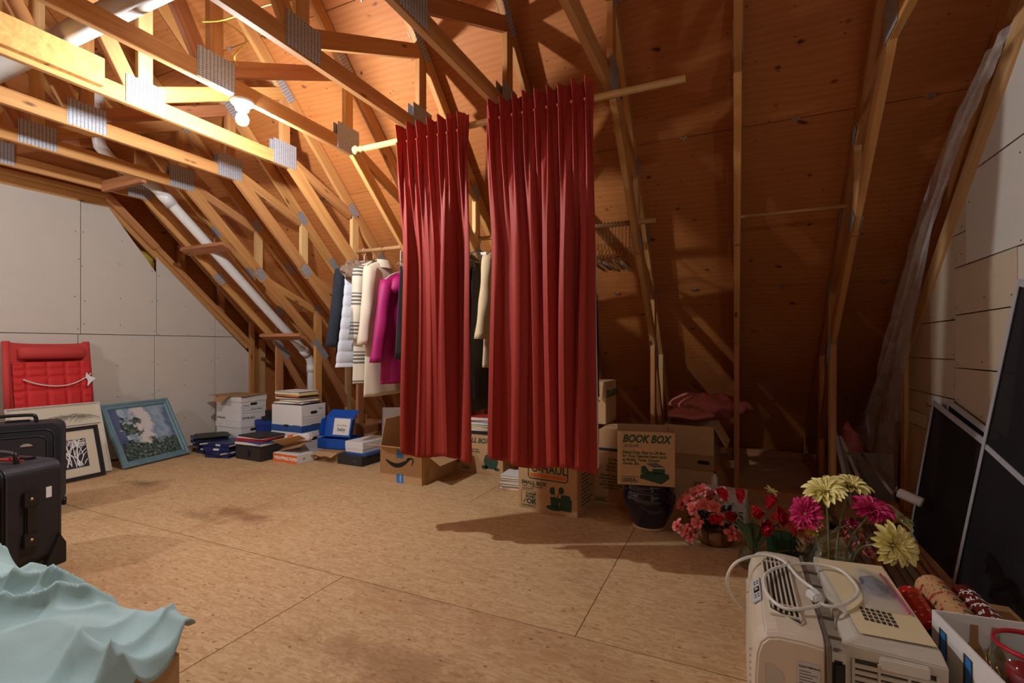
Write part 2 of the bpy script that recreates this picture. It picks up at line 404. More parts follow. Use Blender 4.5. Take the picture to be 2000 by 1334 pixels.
# framing strips around the left drywall, a tuft of yellow insulation showing
def lbeam(name, p, q, w, parent, x, mat='lumber', th=.038): return beam(name, p, q, w, parent, mat, th, xo=x)
gt = thing('gable_truss', 'gable framing strips showing along the top edge of the left drywall', 'roof truss', (0, 0, 0))
lbeam('ceiling_tie', (-2.6, 2.475), (2.66, 2.475), .089, gt, -5.47); lbeam('ceiling_tie', (-2.6, 2.53), (2.6, 2.53), .04, gt, -5.42, 'lumber_pale', .06)
lbeam('inner_chord', (2.6, 2.46), (4.08, 1.1), .089, gt, -5.47); lbeam('inner_chord', (2.58, 2.52), (3.0, 2.12), .06, gt, -5.405, 'lumber_red', .05)
lbeam('inner_chord', (3.0, 2.14), (4.1, 1.12), .05, gt, -5.43); lbeam('rafter', (.1, 5.45), (5.4, .15), .089, gt, -5.47)
lbeam('post', (4.1, 0), (4.1, 1.4), .06, gt, -5.43); lbeam('post', (4.3, .3), (4.3, 1.2), .075, gt, -5.5, 'lumber_pale'); lbeam('post', (3.3, 1.7), (3.3, 2.2), .075, gt, -5.5, 'lumber_red'); lbeam('post', (3.75, 1.3), (3.75, 1.8), .075, gt, -5.5, 'lumber_red')
plain('insul_yellow', srgb(205, 185, 80), .95, bump=1., nscale=60, var=.4)
plain('insul_pink', srgb(206, 120, 112), .95, bump=1., nscale=50, var=.35)
def blob(fn, nu, nv, seed, amp, freq):
    def g(u, v):
        p = Vector(fn(u, v)); return tuple(p+mnoise.noise_vector(p*freq+Vector((seed, 0, 0)))*amp)
    return g
def ellip(c, r, seed=0, amp=.03, freq=8., n=20, m=12):
    mb = MB(); f = lambda u, v: (c[0]+r[0]*math.cos(2*PI*u)*math.sin(PI*v), c[1]+r[1]*math.sin(2*PI*u)*math.sin(PI*v), c[2]+r[2]*math.cos(PI*v))
    mb.grid(blob(f, n, m, seed, amp, freq), n, m); return mb
o = ellip((-5.535, 2.92, 1.97), (.03, .12, .14), 3, .04, 14).build('insulation_tuft', 'insul_yellow', smooth=True, weld=True)
tag(o, 'tuft of yellow glass wool behind the clipped drywall corner', 'insulation')
# right gable: irregular drywall offcuts
outr = [(-2.62, .01), (4.02, .01), (4.02, 1.03), (2.58, 2.36), (2.5, 2.43), (-2.62, 2.43)]
for (y0, y1, z0, z1, m) in [(3.26, 4.02, 0, .60, 'drywall_tan'), (2.6, 3.26, 0, .46, 'drywall_tan'), (3.69, 4.02, .6, .69, 'drywall'), (3.26, 3.69, .6, .75, 'drywall_tan'), (3.69, 4.02, .69, .82, 'drywall_tan'),
        (3.26, 3.69, .75, .82, 'drywall'), (3.28, 4.02, .82, 1.03, 'drywall_tan'), (2.66, 3.28, .46, .99, 'drywall_tan'), (2.66, 3.28, .99, 1.265, 'drywall_tan'), (3.28, 4.02, 1.03, 1.24, 'drywall_tan'),
        (3.28, 4.02, 1.24, 1.68, 'drywall_tan'), (2.66, 3.28, 1.265, 1.51, 'drywall_tan'), (3.15, 3.28, 1.51, 1.68, 'drywall_tan'), (3.15, 3.6, 1.68, 1.96, 'drywall_tan'), (1.44, 2.66, .0, 1.2, 'drywall'), (2.0, 2.66, 1.2, 1.51, 'drywall'),
        (2.1, 3.15, 1.51, 1.95, 'drywall'), (1.6, 3.1, 1.95, 2.43, 'drywall'), (.2, 2.0, 1.2, 1.95, 'drywall'), (.2, 1.44, 0, 1.2, 'drywall'), (.2, 1.6, 1.95, 2.43, 'drywall'), (-2.6, .2, 0, 2.43, 'drywall')]:
    if m == 'drywall' and y1 < 2.2: panel(wr, XR, -1, y0, y1, z0, z1, m, outr, 0)
    else: panel(wr, XR, -1, y0, y1, z0, z1, m, outr, rnd.uniform(-.006, .006))
g2 = thing('gable_truss', 'gable truss at the right wall, half covered by clear plastic sheet', 'roof truss', (0, 0, 0))
xr = 1.055
lbeam('inner_chord', (2.5, 2.51), (4.07, 1.06), .115, g2, xr, 'lumber_pale'); lbeam('post', (4.065, 0), (4.065, 1.05), .085, g2, xr-.01, 'lumber_pale')
lbeam('ceiling_tie', (-2.6, 2.475), (2.56, 2.475), .089, g2, xr); lbeam('rafter', (.1, 5.45), (5.5, .06), .089, g2, 1.13); lbeam('post', (4.65, 0), (4.65, .9), .085, g2, 1.1, 'lumber_red')
lbeam('web', (2.55, 2.5), (2.55, 3.0), .08, g2, 1.13); lbeam('web', (3.3, 1.8), (3.3, 2.3), .08, g2, 1.13)
# drywall backs are closed by plywood on the gable outside the room; boards on the knee space
# sill between the knee posts and the eave plate
o = MB().box(0, 6.4, -.045, .045, 0, .04).build('sill_plate', 'lumber_red', loc=(-5.4, 4.06, 0)); o.name = 'trim_1'; tag(o, kind='structure')
o = MB().box(0, 6.4, -.05, .03, 0, .06).build('trim_2', 'lumber_red', loc=(-5.4, 5.52, 0)); tag(o, kind='structure')
# ---------------------------------------------------------------- bulb in a porcelain holder under the tie, plus two added fill bulbs
m_glow = NT('bulb_glow'); m_glow.P(Base__Color=(1, 1, 1), Emission__Color=(.97, .97, 1.), Emission__Strength=BULB_W); MATS['bulb_glow'] = m_glow.m
m_glow2 = NT('fill_glow_left'); m_glow2.P(Base__Color=(1, 1, 1), Emission__Color=(.97, .97, 1.), Emission__Strength=BULB_W*.7); MATS['fill_glow_left'] = m_glow2.m
m_glow3 = NT('fill_glow_behind'); m_glow3.P(Base__Color=(1, 1, 1), Emission__Color=(.97, .97, 1.), Emission__Strength=BULB_W*.15); MATS['fill_glow_behind'] = m_glow3.m
def lamp(x, y, label, z=2.43, glow='bulb_glow'):
    t = thing('ceiling_bulb', label, 'light bulb', (x, y, z))
    MB().lathe([(.001, 0), (.058, 0), (.058, -.012), (.05, -.02), (.036, -.032), (.032, -.05), (.001, -.05)], 28).build('lamp_holder', 'porcelain', t, smooth=True)
    MB().lathe([(.014, -.05), (.015, -.062), (.026, -.078), (.032, -.096), (.029, -.115), (.018, -.127), (.0005, -.131)], 20).build('bulb', glow, t, smooth=True)
    return t
lamp(TX(4), 1.775, 'glowing bare bulb in a white porcelain holder under a ceiling tie')
lamp(TX(7), -.3, 'added fill bulb under a ceiling tie, out of view at the left', glow='fill_glow_left')  # unseen lamp, added as fill for the left side
lamp(TX(-1), -.6, 'added fainter fill bulb under a ceiling tie, unseen behind the camera', glow='fill_glow_behind')  # unseen lamp, added to brighten the near right side
# yellow cable draped over the webs
def cable(pts, label, r=.004):
    o = MB().tube(pts, r, 7).build('electric_cable', 'cable', smooth=True); return tag(o, label, 'cable')
def bez(pts, n=8):
    """smooth curve through the points"""
    P = [Vector(p) for p in pts]; out = []
    for i in range(len(P)-1):
        a, b, c, d = P[max(i-1, 0)], P[i], P[i+1], P[min(i+2, len(P)-1)]
        for j in range(n):
            t = j/n; out.append(.5*((2*b)+(c-a)*t+(2*a-5*b+4*c-d)*t*t+(3*b-a-3*c+d)*t*t*t))
    out.append(P[-1]); return out
yk = lambda u, v, k, dx=.03: onX(u, v, TX(k)+dx)
cable(bez([yk(395, 42, 4, .06), yk(430, 40, 4, .1), yk(470, 28, 3, -.3), yk(520, 10, 3, -.1), yk(575, -2, 3, .05)]), 'yellow electric cable stretched level between the trusses at the top')
cable(bez([yk(437, 42, 4, .06), yk(465, 60, 4, .1), yk(481, 78, 4, .12), yk(470, 95, 4, .1), yk(458, 110, 4, .08), yk(463, 130, 4, .04)]), 'yellow electric cable hanging in an S beside the bulb')
# ---------------------------------------------------------------- white vent pipes and their support blocks
xp = (TX(7)+TX(8))/2
pt = thing('vent_pipe', 'white plastic vent pipe sloping down past the rafters to the floor', 'pipe')
path = [(xp, 4.22, 0), (xp, 4.22, .86), (xp, 4.2, .95), (xp, 4.15, 1.02), (xp, 2.62, 2.40), (xp, 2.5, 2.49), (xp, 2.2, 2.6), (xp, 2.12, 2.68), (xp, 2.1, 2.8), (xp, 2.1, 3.4)]
MB().tube(path, .044, 18).build('pipe', 'white_plastic', pt, smooth=True)
for _a, _b in (((xp, 4.22, .80), (xp, 4.22, .88)), ((xp, 4.17, 1.0), (xp, 4.10, 1.065))): MB().tube([_a, _b], .052, 18).build('elbow_collar', 'white_plastic', pt, smooth=True)
for _a, _b in (((xp, 2.66, 2.364), (xp, 2.56, 2.454)), ((xp, 2.34, 2.545), (xp, 2.24, 2.585))): MB().tube([_a, _b], .052, 18).build('elbow_collar', 'white_plastic', pt, smooth=True)
pt = thing('vent_pipe', 'white plastic pipe running level above the ties', 'pipe')
MB().tube([(-5.0, 1.27, 2.655), (-1.6, 1.27, 2.655)], .054, 20).build('pipe', 'white_plastic', pt, smooth=True)
def block(y, z, ang, x0, x1, w, label, th=.038, mat='lumber_red'):
    T = Matrix.Translation(((x0+x1)/2, y, z)) @ Matrix.Rotation(ang, 4, 'X')
    o = MB().box(-(x1-x0)/2, (x1-x0)/2, -w/2, w/2, -th/2, th/2).build('wood_block', mat, mw=T, bevel=.002)
    return tag(o, label, 'wood block')
for (u, v, lab) in ((402, 484, 'short wooden block bridging two trusses under the pipe'), (552, 656, 'lower wooden block under the pipe just above the file boxes')):
    p = onX(u, v, xp); block(p.y, p.z-.01, -.4, TX(8)-.01, TX(7)+.01, .1, lab)
p = onX(225, 348, (TX(8)+TX(8.9))/2); block(2.28, 2.45, PI/2, TX(8)+.02, TX(7)-.02, .089, 'wooden cross block set between two ceiling ties', mat='lumber_red')
p = onX(100, 100, TX(5)+.04)
o = MB().box(-.019, .019, .86, 1.405, 2.455, 2.598).build('nailed_board', 'lumber', loc=(TX(5)+.0392, 0, 0), bevel=.002); tag(o, 'pale extra board nailed along the top of a ceiling tie', 'board')
# ---------------------------------------------------------------- rods
plain('oak_rod', srgb(214, 168, 104), .35, var=.15, nscale=12, coat=.3)
plain('dowel', srgb(196, 152, 100), .55, var=.2, nscale=12)
RY, RZ = 2.36, 2.335
t = thing('curtain_rod', 'long wooden curtain pole with a ball finial at its left end', 'curtain rod', (0, RY, RZ))
MB().tube([(-2.10, 0, 0), (-.205, 0, 0)], .0175, 20).build('pole', 'oak_rod', t, smooth=True)
fp = [(.0005, 0), (.012, .003), (.024, .012), (.029, .026), (.024, .042), (.014, .05), (.012, .055), (.02, .06), (.022, .066), (.02, .072), (.0178, .078), (.0178, .09)]
MB().lathe(fp, 24, Matrix.Translation((-2.19, 0, 0)) @ Matrix.Rotation(PI/2, 4, 'Y')).build('finial', 'oak_rod', t, smooth=True)
CY, CZ = 3.3, 1.934
o = MB().tube([(-3.09, CY, CZ), (-.47, CY, CZ)], .0165, 16).build('clothes_rail', 'dowel', smooth=True); tag(o, 'round wooden clothes rail running behind the red curtains', 'clothes rail')
o = MB().tube([(TX(0)+.02, 3.45, 1.936), (TX(-1)-.01, 3.45, 1.936)], .011, 14).build('thin_dowel', 'dowel', smooth=True); tag(o, 'thin dowel spanning the two trusses at the right', 'dowel')
# ---------------------------------------------------------------- curtains
def m_curtain():
    t = NT('curtain_cloth'); o = t.obj((1, 1, 1))
    w = t.noise(t.n('Mapping', Vector=o, Scale=(300, 300, 90)).outputs[0], 1., 2)
    b = t.noise(o, 3., 3)
    c = t.mix(w, srgb(142, 34, 25), srgb(172, 56, 43)); c = t.mix(t.math('MULTIPLY', b, .3), c, srgb(130, 26, 20))
    t.P(Base__Color=c, Roughness=.62, Normal=t.bump(w, .05, .001)); t.set(t.b.inputs['Sheen Weight'], .12); t.set(t.b.inputs['Sheen Tint'], (1, .5, .4, 1)); t.set(t.b.inputs['Specular IOR Level'], .3)
    MATS['curtain'] = t.m
m_curtain(); plain('curtain_lining', srgb(205, 190, 178), .8)
def curtain(x0, x1, zt, zb, npl, seed, label, lined=False):
    rr = random.Random(seed); Wd = x1-x0
    t = thing('curtain', label, 'curtain', (x0, RY, 0), group='red curtains on the pole')
    pc = [(i+.55+rr.uniform(-.14, .14))/npl for i in range(npl)]
    ph = [rr.uniform(0, 6.28) for _ in range(6)]
    zp = zt-.105
    # broad folds further down: one tube per pleat and some hollows
    nf = max(4, int(npl*.72)); ctr = [(i+.5+rr.uniform(-.28, .28))/nf for i in range(nf)]; wid = [rr.uniform(.30, .52)/nf for _ in ctr]; dep = [rr.uniform(.05, .10) for _ in ctr]
    def fn(u, v):
        z = zt-(zt-zb)*(v**1.25)
        d = zt-z
        # pinch pleats
        y1 = 0.
        for i, c in enumerate(pc):
            q = (u-c)*npl
            spread = .17 if d < .105 else .17+.25*smooth01((d-.105)/.5)
            spread = spread*(.55+.9*abs(d-.105)/.105) if d < .105 else spread
            a = math.exp(-(q/spread)**2)
            y1 += -a*(.036 if d > .105 else .03+.012*abs(d-.105)/.105)*(1+.55*math.cos(q/spread*4.2))
        y1 += .012*math.sin(u*npl*6.28+ph[0])*smooth01((d-.05)/.2)
        y2 = 0.
        for c, w_, dp in zip(ctr, wid, dep):
            q = (u+.02*math.sin(z*1.7+c*9)-c)/w_; y2 -= dp*math.exp(-abs(q)**3.2)*(.75+.25*math.sin(z*2+c*7))
        y2 += .018*math.sin(u*13+ph[1]+z*.8)+.006*math.sin(u*37+ph[2]-z*.6)
        k = smooth01((d-.12)/.75)
        y = y1*(1-k)+(y2+.015)*k
        x = u*Wd+.008*math.sin(z*3+ph[3])*(u-.5)+.006*math.sin(u*npl*12.5+ph[4])*k
        zz = z-(.012*math.sin(u*9+ph[5])*v if v > .5 else 0)-(y*.25*v)+(.006*math.sin(u*npl*6.28*2) if d < .02 else 0)
        return (x, y+.02*k-.03*(1-k), zz)
    o = MB().grid(fn, 260, 90).build('cloth', 'curtain', t, smooth=True); solid(o, .004, 0)
    lin = lambda u, v: (lambda p: (p[0]+.004*u*smooth01((v-.3)*2), p[1]+.004+.012*u, p[2]+.02*v))(fn(.98+.02*u, .5+.495*v))
    if lined: MB().grid(lin, 8, 60).build('lining', 'curtain_lining', t, smooth=True)
    for c in pc:
        p = fn(c, (.105/(zt-zb))**.8); tb = MB()
        tb.lathe([(.0005, -.008), (.008, -.005), (.01, 0), (.008, .005), (.0005, .008)], 10, Matrix.Translation((p[0], p[1]-.004, p[2])))
        tb.build('pleat_stitch', 'curtain', t, smooth=True)
    return t
curtain(-1.815, -1.335, 2.385, .455, 7, 3, 'narrower red pinch-pleat curtain hanging on the left')
curtain(-1.215, -.632, 2.405, .465, 9, 11, 'wider red pinch-pleat curtain hanging on the right', True)
# ================================================================ stored things along the left and far side
plain('cardboard', srgb(196, 158, 112), .8, var=.08, nscale=40)
plain('cardboard_old', srgb(170, 130, 84), .8, var=.1, nscale=30)
plain('card_inside', srgb(160, 122, 80), .85, var=.08)
plain('box_white', srgb(226, 224, 220), .7, var=.03)
plain('box_blue', srgb(44, 84, 150), .6); plain('mailer_blue', srgb(8, 78, 172), .45)
plain('navy', srgb(30, 42, 98), .45); plain('black_plastic', srgb(28, 28, 30), .45); plain('black_card', srgb(46, 42, 42), .6)
plain('crate_blue', srgb(28, 58, 140), .4); plain('paper', srgb(232, 228, 216), .8, var=.04); plain('paper_cream', srgb(224, 214, 190), .8)
plain('paper_yellow', srgb(226, 206, 96), .8); plain('paper_red', srgb(186, 40, 52), .7); plain('orange_print', srgb(232, 116, 40), .6)
plain('ink', srgb(34, 32, 34), .7); plain('ink_green', srgb(42, 76, 54), .75); plain('ink_grey', srgb(96, 96, 100), .7); plain('tape_blue', srgb(44, 130, 210), .4)
plain('ink_white', srgb(238, 238, 236), .7); plain('ink_orange', srgb(214, 104, 40), .75)
FR = lambda x, z, y=-.0009: frame_mat((x, y, z), (1, 0, 0), (0, 0, 1))           # on the front face of a box
def LF(y, z, x=-.0009): return frame_mat((x, y, z), (0, -1, 0), (0, 0, 1))        # on its left face
def RF(w, y, z): return frame_mat((w+.0009, y, z), (0, 1, 0), (0, 0, 1))          # on its right face
def strip(mb, pts, w, z=0., z2=None):
    """flat band along a polyline in local xy"""
    P = [Vector((p[0], p[1], 0)) for p in pts]; b = len(mb.v); n = len(P)
    for i, p in enumerate(P):
        d = (P[min(i+1, n-1)]-P[max(i-1, 0)]).normalized(); s = Vector((-d.y, d.x, 0)); ww = (w[i] if isinstance(w, list) else w)/2
        mb.v += [tuple(p+s*ww+Vector((0, 0, z))), tuple(p-s*ww+Vector((0, 0, z)))]
    for i in range(n-1): mb.f.append((b+2*i, b+2*i+1, b+2*i+3, b+2*i+2)); mb.mi.append(mb.cur)
    return mb
def carton(name, label, p, rz, w, d, h, mat='cardboard', open_top=False, flaps=(), cat='box', group=None, inside='card_inside', seam=True):
    t = thing(name, label, cat, p, rz, group)
    if open_top:
        e = .005; mb = MB().box(0, w, 0, e, 0, h).box(0, w, d-e, d, 0, h).box(0, e, e, d-e, 0, h).box(w-e, w, e, d-e, 0, h).box(e, w-e, e, d-e, 0, .006)
        mb.build('walls', mat, t)
    else:
        MB().box(0, w, 0, d, 0, h).build('body', mat, t, bevel=.003)
        if seam: MB().box(.0, w, d/2-.02, d/2+.02, h, h+.0008).build('tape', 'card_inside', t)
    for side, a, L in flaps:
        up = Vector((0, 0, 1)); o, ex, out, ln = {'front': ((0, 0, h), (1, 0, 0), (0, -1, 0), w), 'back': ((w, d, h), (-1, 0, 0), (0, 1, 0), w),
              'left': ((0, d, h), (0, -1, 0), (-1, 0, 0), d), 'right': ((w, 0, h), (0, 1, 0), (1, 0, 0), d)}[side]
        ey = up*math.cos(R(a))+Vector(out)*math.sin(R(a))
        MB().box(.004, ln-.004, .001, L, -.002, .002).build('flap', mat, t, mw=frame_mat(o, ex, ey))
    return t
# ---- red folding lounger against the left wall
plain('red_sling', srgb(196, 62, 58), .75, var=.12, nscale=120, bump=.1); plain('red_quilt', srgb(206, 40, 40), .7, var=.1, nscale=60, bump=.1)
plain('white_metal', srgb(232, 232, 230), .35, .1)
CH = frame_mat((-5.29, 1.83, 0), (0, 1, 0), (-.12, 0, 1.12))
t = thing('folding_lounger', 'red quilted folding lounge chair with white tubes leaning on drywall', 'folding chair'); t.matrix_basis = CH
for x in (.03, .585):
    MB().tube([(x, .0, 0), (x, .3, .0), (x, .58, .0), (x+(.008 if x < .3 else -.012), 1.14, .0)], .017, 12).build('frame_tube', 'white_metal', t, smooth=True)
MB().tube([(.03, .05, 0), (.585, .05, 0)], .013, 10).build('cross_tube', 'white_metal', t, smooth=True)
def sling(u, v):
    x = .012+u*.59; e = abs(2*u-1); y = .52+v*.63-.02*(1-e**4)*smooth01((v-.9)*10); z = .022*math.cos(PI*(e-.9)/.2) if e > .9 else .02-.025*(1-e*e)
    return (x, y, z+.003)
solid(MB().grid(sling, 40, 20).build('back_sling', 'red_sling', t, smooth=True), .004)
for x in (.032, .584): MB().tube([(x, .52, 0), (x, .8, 0), (x+(.006 if x < .3 else -.008), 1.15, 0)], .025, 12).build('sling_sleeve', 'red_sling', t, smooth=True)
MB().lathe([(.001, -.22), (.04, -.22), (.052, -.2), (.052, .2), (.04, .22), (.001, .22)], 20, Matrix.Translation((.315, 1.045, .05)) @ Matrix.Rotation(PI/2, 4, 'Y')).build('pillow_roll', 'red_sling', t, smooth=True)
def quilt(u, v):
    x = .055+u*.515; y = .33+v*.64
    qx = min(abs((u-c)) for c in (.16, .42, .66, .87))*8; qy = min(abs(v-c) for c in (.1, .36, .62, .8, .9))*9
    pf = .011*min(1, qx*3.)*min(1, qy*3.)
    sh = (1-v)*.02*math.sin(u*PI); wr = .004*math.sin(v*70+u*8)*(abs(u-.5) > .4)
    if v < .2: x = .3+(x-.3)*(.86+.14*v/.2)
    return (x, y+(.015*math.sin(u*5) if v < .05 else 0), .05+pf+sh+wr)
o = MB().grid(quilt, 70, 60).build('folded_seat', 'red_quilt', t, smooth=True); solid(o, .02)
for x in (.07, .555):
    mb = MB().box(x-.014, x+.014, .2, .47 if x < .3 else .53, .05, .085)
    for i in range(6): mb.box(x+(.01 if x < .3 else -.0), x+.026, .27+i*.038, .29+i*.038, .055, .09)
    mb.build('notched_bracket', 'white_metal', t, bevel=.002)
t = thing('toy_wand', 'thin white bent rod with a torn white star hanging on the red lounger', 'wand'); t.matrix_basis = CH
MB().tube(bez([(.10, .825, .095), (.18, .785, .095), (.28, .76, .095), (.36, .757, .095), (.44, .775, .095), (.52, .82, .095), (.56, .855, .095)], 5), .0048, 8).build('rod', 'white_metal', t, smooth=True)
MB().prism([(.524, .865), (.535, .838), (.59, .806), (.562, .785), (.525, .74), (.53, .79), (.514, .83)], .099, .104).build('star', 'ink_white', t)
# ---- framed pictures
plain('frame_teal', srgb(108, 142, 152), .45, var=.25, nscale=14); plain('frame_black', srgb(36, 36, 40), .4); plain('frame_white', srgb(216, 214, 208), .4)
plain('mat_board', srgb(216, 208, 184), .8, var=.04); plain('art_dark', srgb(40, 40, 52), .6); plain('ink_line', srgb(120, 116, 100), .8)
def m_paint():
    t = NT('sea_painting'); o = t.obj((1, 1, 1)); sp = t.n('SeparateXYZ', Vector=o); x, y = sp.outputs[0], sp.outputs[1]
    nz = t.noise(o, 9., 5, .6, .4); n2 = t.noise(t.n('Mapping', Vector=o, Scale=(14, 2.2, 1)).outputs[0], 1., 4, .6, 1.2); n3 = t.noise(o, 45., 5, .7, .8)
    xn = t.math('ADD', x, t.math('MULTIPLY', t.math('SUBTRACT', nz, .5), .3))
    sky = t.mix(n2, srgb(92, 132, 168), srgb(232, 226, 220))
    sea = t.ramp(t.math('DIVIDE', xn, .56), [(.12, srgb(22, 60, 118)), (.18, srgb(190, 212, 220)), (.3, srgb(110, 150, 172)), (.42, srgb(226, 218, 212)), (.6, srgb(230, 226, 222)), (.68, srgb(104, 142, 168)), (.82, srgb(160, 188, 204)), (.97, srgb(50, 88, 124))])
    c = t.mix(.22, sea, sky)
    rock = t.ramp(n3, [(.35, srgb(22, 28, 34)), (.5, srgb(62, 84, 84)), (.58, srgb(96, 116, 96)), (.68, srgb(205, 210, 200))])
    yb = t.math('ADD', y, t.math('MULTIPLY', t.math('SUBTRACT', nz, .5), .35))
    low = t.ramp(t.math('ADD', yb, t.math('MULTIPLY', t.math('SUBTRACT', n3, .5), .12)), [(.14, (1, 1, 1)), (.2, (0, 0, 0))])
    dx = t.math('SUBTRACT', x, .155); dy = t.math('MULTIPLY', t.math('SUBTRACT', y, .32), .8)
    rr = t.math('SQRT', t.math('ADD', t.math('MULTIPLY', dx, dx), t.math('MULTIPLY', dy, dy)))
    isl = t.ramp(t.math('ADD', rr, t.math('ADD', t.math('MULTIPLY', t.math('SUBTRACT', n3, .5), .06), t.math('MULTIPLY', t.math('SUBTRACT', nz, .5), .3))), [(.07, (1, 1, 1)), (.082, (0, 0, 0))])
    c = t.mix(low, c, rock); c = t.mix(isl, c, rock)
    t.P(Base__Color=c, Roughness=.35); MATS['painting'] = t.m
m_paint()
def framed(name, label, BL, BR, TL, fw, th, fmat, inner, layers):
    ex = BR-BL; w = ex.length; h = (TL-BL-(TL-BL).project(ex)).length; mw = frame_mat(BL, ex, TL-BL)
    t = thing(name, label, 'picture'); t.matrix_basis = mw
    # frame with a stepped moulding: four mitred sides
    prof = [(0, 0), (0, th), (fw*.3, th*1.0), (fw*.45, th*.75), (fw*.8, th*.85), (fw, th*.45), (fw, 0)]
    mb = MB(); n = len(prof); b = 0
    cs = [(0, 0, 1, 1), (w, 0, -1, 1), (w, h, -1, -1), (0, h, 1, -1)]
    for (x, y, sx, sy) in cs: mb.v += [(x+sx*a, y+sy*a, z) for a, z in prof]
    for k in range(4):
        q = (k+1) % 4
        for i in range(n): j = (i+1) % n; mb.f.append((k*n+i, q*n+i, q*n+j, k*n+j)); mb.mi.append(0)
    mb.build('frame', fmat, t)
    MB().box(fw*.6, w-fw*.6, fw*.6, h-fw*.6, .002, .006).build('backing', inner, t)
    layers(t, w, h, fw)
    return t
BL, BR = Vector((-4.955, 2.475, .004)), Vector((-5.075, 3.12, .004)); TLp = Vector((-5.25, 2.44, .555))
def lay(t, w, h, fw):
    a = .05; MB().box(0, w-2*a, 0, h-2*a, .0, .001).build('canvas', 'painting', t, loc=(a, a, .007))
framed('framed_painting', 'seascape-like painting in a wide grey-blue frame leaning on the wall', BL, BR, TLp, .055, .03, 'frame_teal', 'mat_board', lay)
BR, BL = onZ(217, 920)+Vector((0, 0, .004)), onZ(217, 920)+Vector((.0, -.62, .004)); TLp = Vector((-5.22, 1.80, .60))
def lay(t, w, h, fw):
    rr = random.Random(4)
    MB().box(.015, w-.012, h*.70-.004, h*.70, .0065, .0085).build('mat_edge', 'ink', t)
    mb = MB()
    for i in range(70):
        x = .16+rr.random()*.30; y0 = h*.74+rr.random()*.05; L = .05+rr.random()*.12
        top = h*.74+.12*math.sin(max(0, min(1, (x-.12)/.42))*PI)
        pts = [(x+L*s, y0+(top-y0)*math.sin(s*1.5)*(.7+.3*rr.random())-.05*s*s) for s in (0, .25, .5, .75, 1)]
        strip(mb, pts, .0016, .0072)
    tag(mb.build('ink_strokes', 'ink_line', t), kind='stuff')
framed('framed_sketch', 'large pale framed sketch of feathery lines behind the branch picture', BL, BR, TLp, .012, .022, 'frame_white', 'mat_board', lay)
p2_, p1_ = onZ(196, 926)+Vector((.07, 0, .004)), onZ(126, 941)+Vector((.07, 0, .004))
BLb = p2_+(p1_-p2_).normalized()*.48; TLp = BLb+Vector((-.12, -.0, .42))
def branches(mb, x, y, a, L, w, n, rr, lim, z):
    pts = [(x, y)]; 
    for i in range(4):
        a += rr.uniform(-.25, .25); x += math.cos(a)*L/4; y += math.sin(a)*L/4
        if not (lim[0] < x < lim[1] and lim[2] < y < lim[3]): break
        pts.append((x, y))
    if len(pts) > 1: strip(mb, pts, w, z+rr.random()*.0004)
    if n and len(pts) == 5:
        for s in range(2): branches(mb, x, y, a+rr.uniform(-.7, .7), L*.85, w*.75, n-1, rr, lim, z)
def lay(t, w, h, fw):
    MB().box(.1, w-.1, .1, h-.1, .0065, .0075).build('photo', 'art_dark', t)
    mb = MB(); rr = random.Random(9)
    for i in range(16): branches(mb, .11+rr.random()*(w-.22), .105+rr.random()*.02, 1.57+rr.uniform(-.5, .5), .09, .0065, 4, rr, (.1, w-.1, .1, h-.1), .008)
    tag(mb.build('white_branches', 'ink_white', t), kind='stuff')
framed('framed_branches', 'black-framed picture of white branches standing behind the suitcases', BLb, p2_, TLp, .03, .02, 'frame_black', 'mat_board', lay)
o = MB().box(-.012, .012, -.03, .03, 0, .17).build('wood_offcut', 'lumber_red', loc=(-5.42, 3.22, 0), bevel=.004); tag(o, 'small dark wooden offcut beside the blue framed painting', 'wood block')
# ---- suitcases
plain('ballistic', srgb(34, 34, 40), .6, var=.2, nscale=400, bump=.15); plain('black_rubber', srgb(24, 24, 26), .4); plain('piping', srgb(50, 52, 58), .3); plain('brass', srgb(200, 170, 120), .35, .8); plain('tag_red', srgb(230, 60, 40), .6); plain('badge', srgb(206, 198, 180), .35, .5)
def rring(x0, x1, z0, z1, r, y, n=6):
    pts = []
    for cx, cz, a0 in ((x1-r, z1-r, 0), (x0+r, z1-r, 90), (x0+r, z0+r, 180), (x1-r, z0+r, 270)):
        for i in range(n+1): a = R(a0+90*i/n); pts.append((cx+r*math.cos(a), y, cz+r*math.sin(a)))
    return pts
def rprism(mb, x0, x1, z0, z1, r, y0, y1, n=6):
    a = rring(x0, x1, z0, z1, r, y0, n); b = [(p[0], y1, p[2]) for p in a]; k = len(a)
    return mb.add(a+b, [tuple(range(k)), tuple(reversed(range(k, 2*k)))]+[(i, (i+1) % k, k+(i+1) % k, k+i) for i in range(k)])
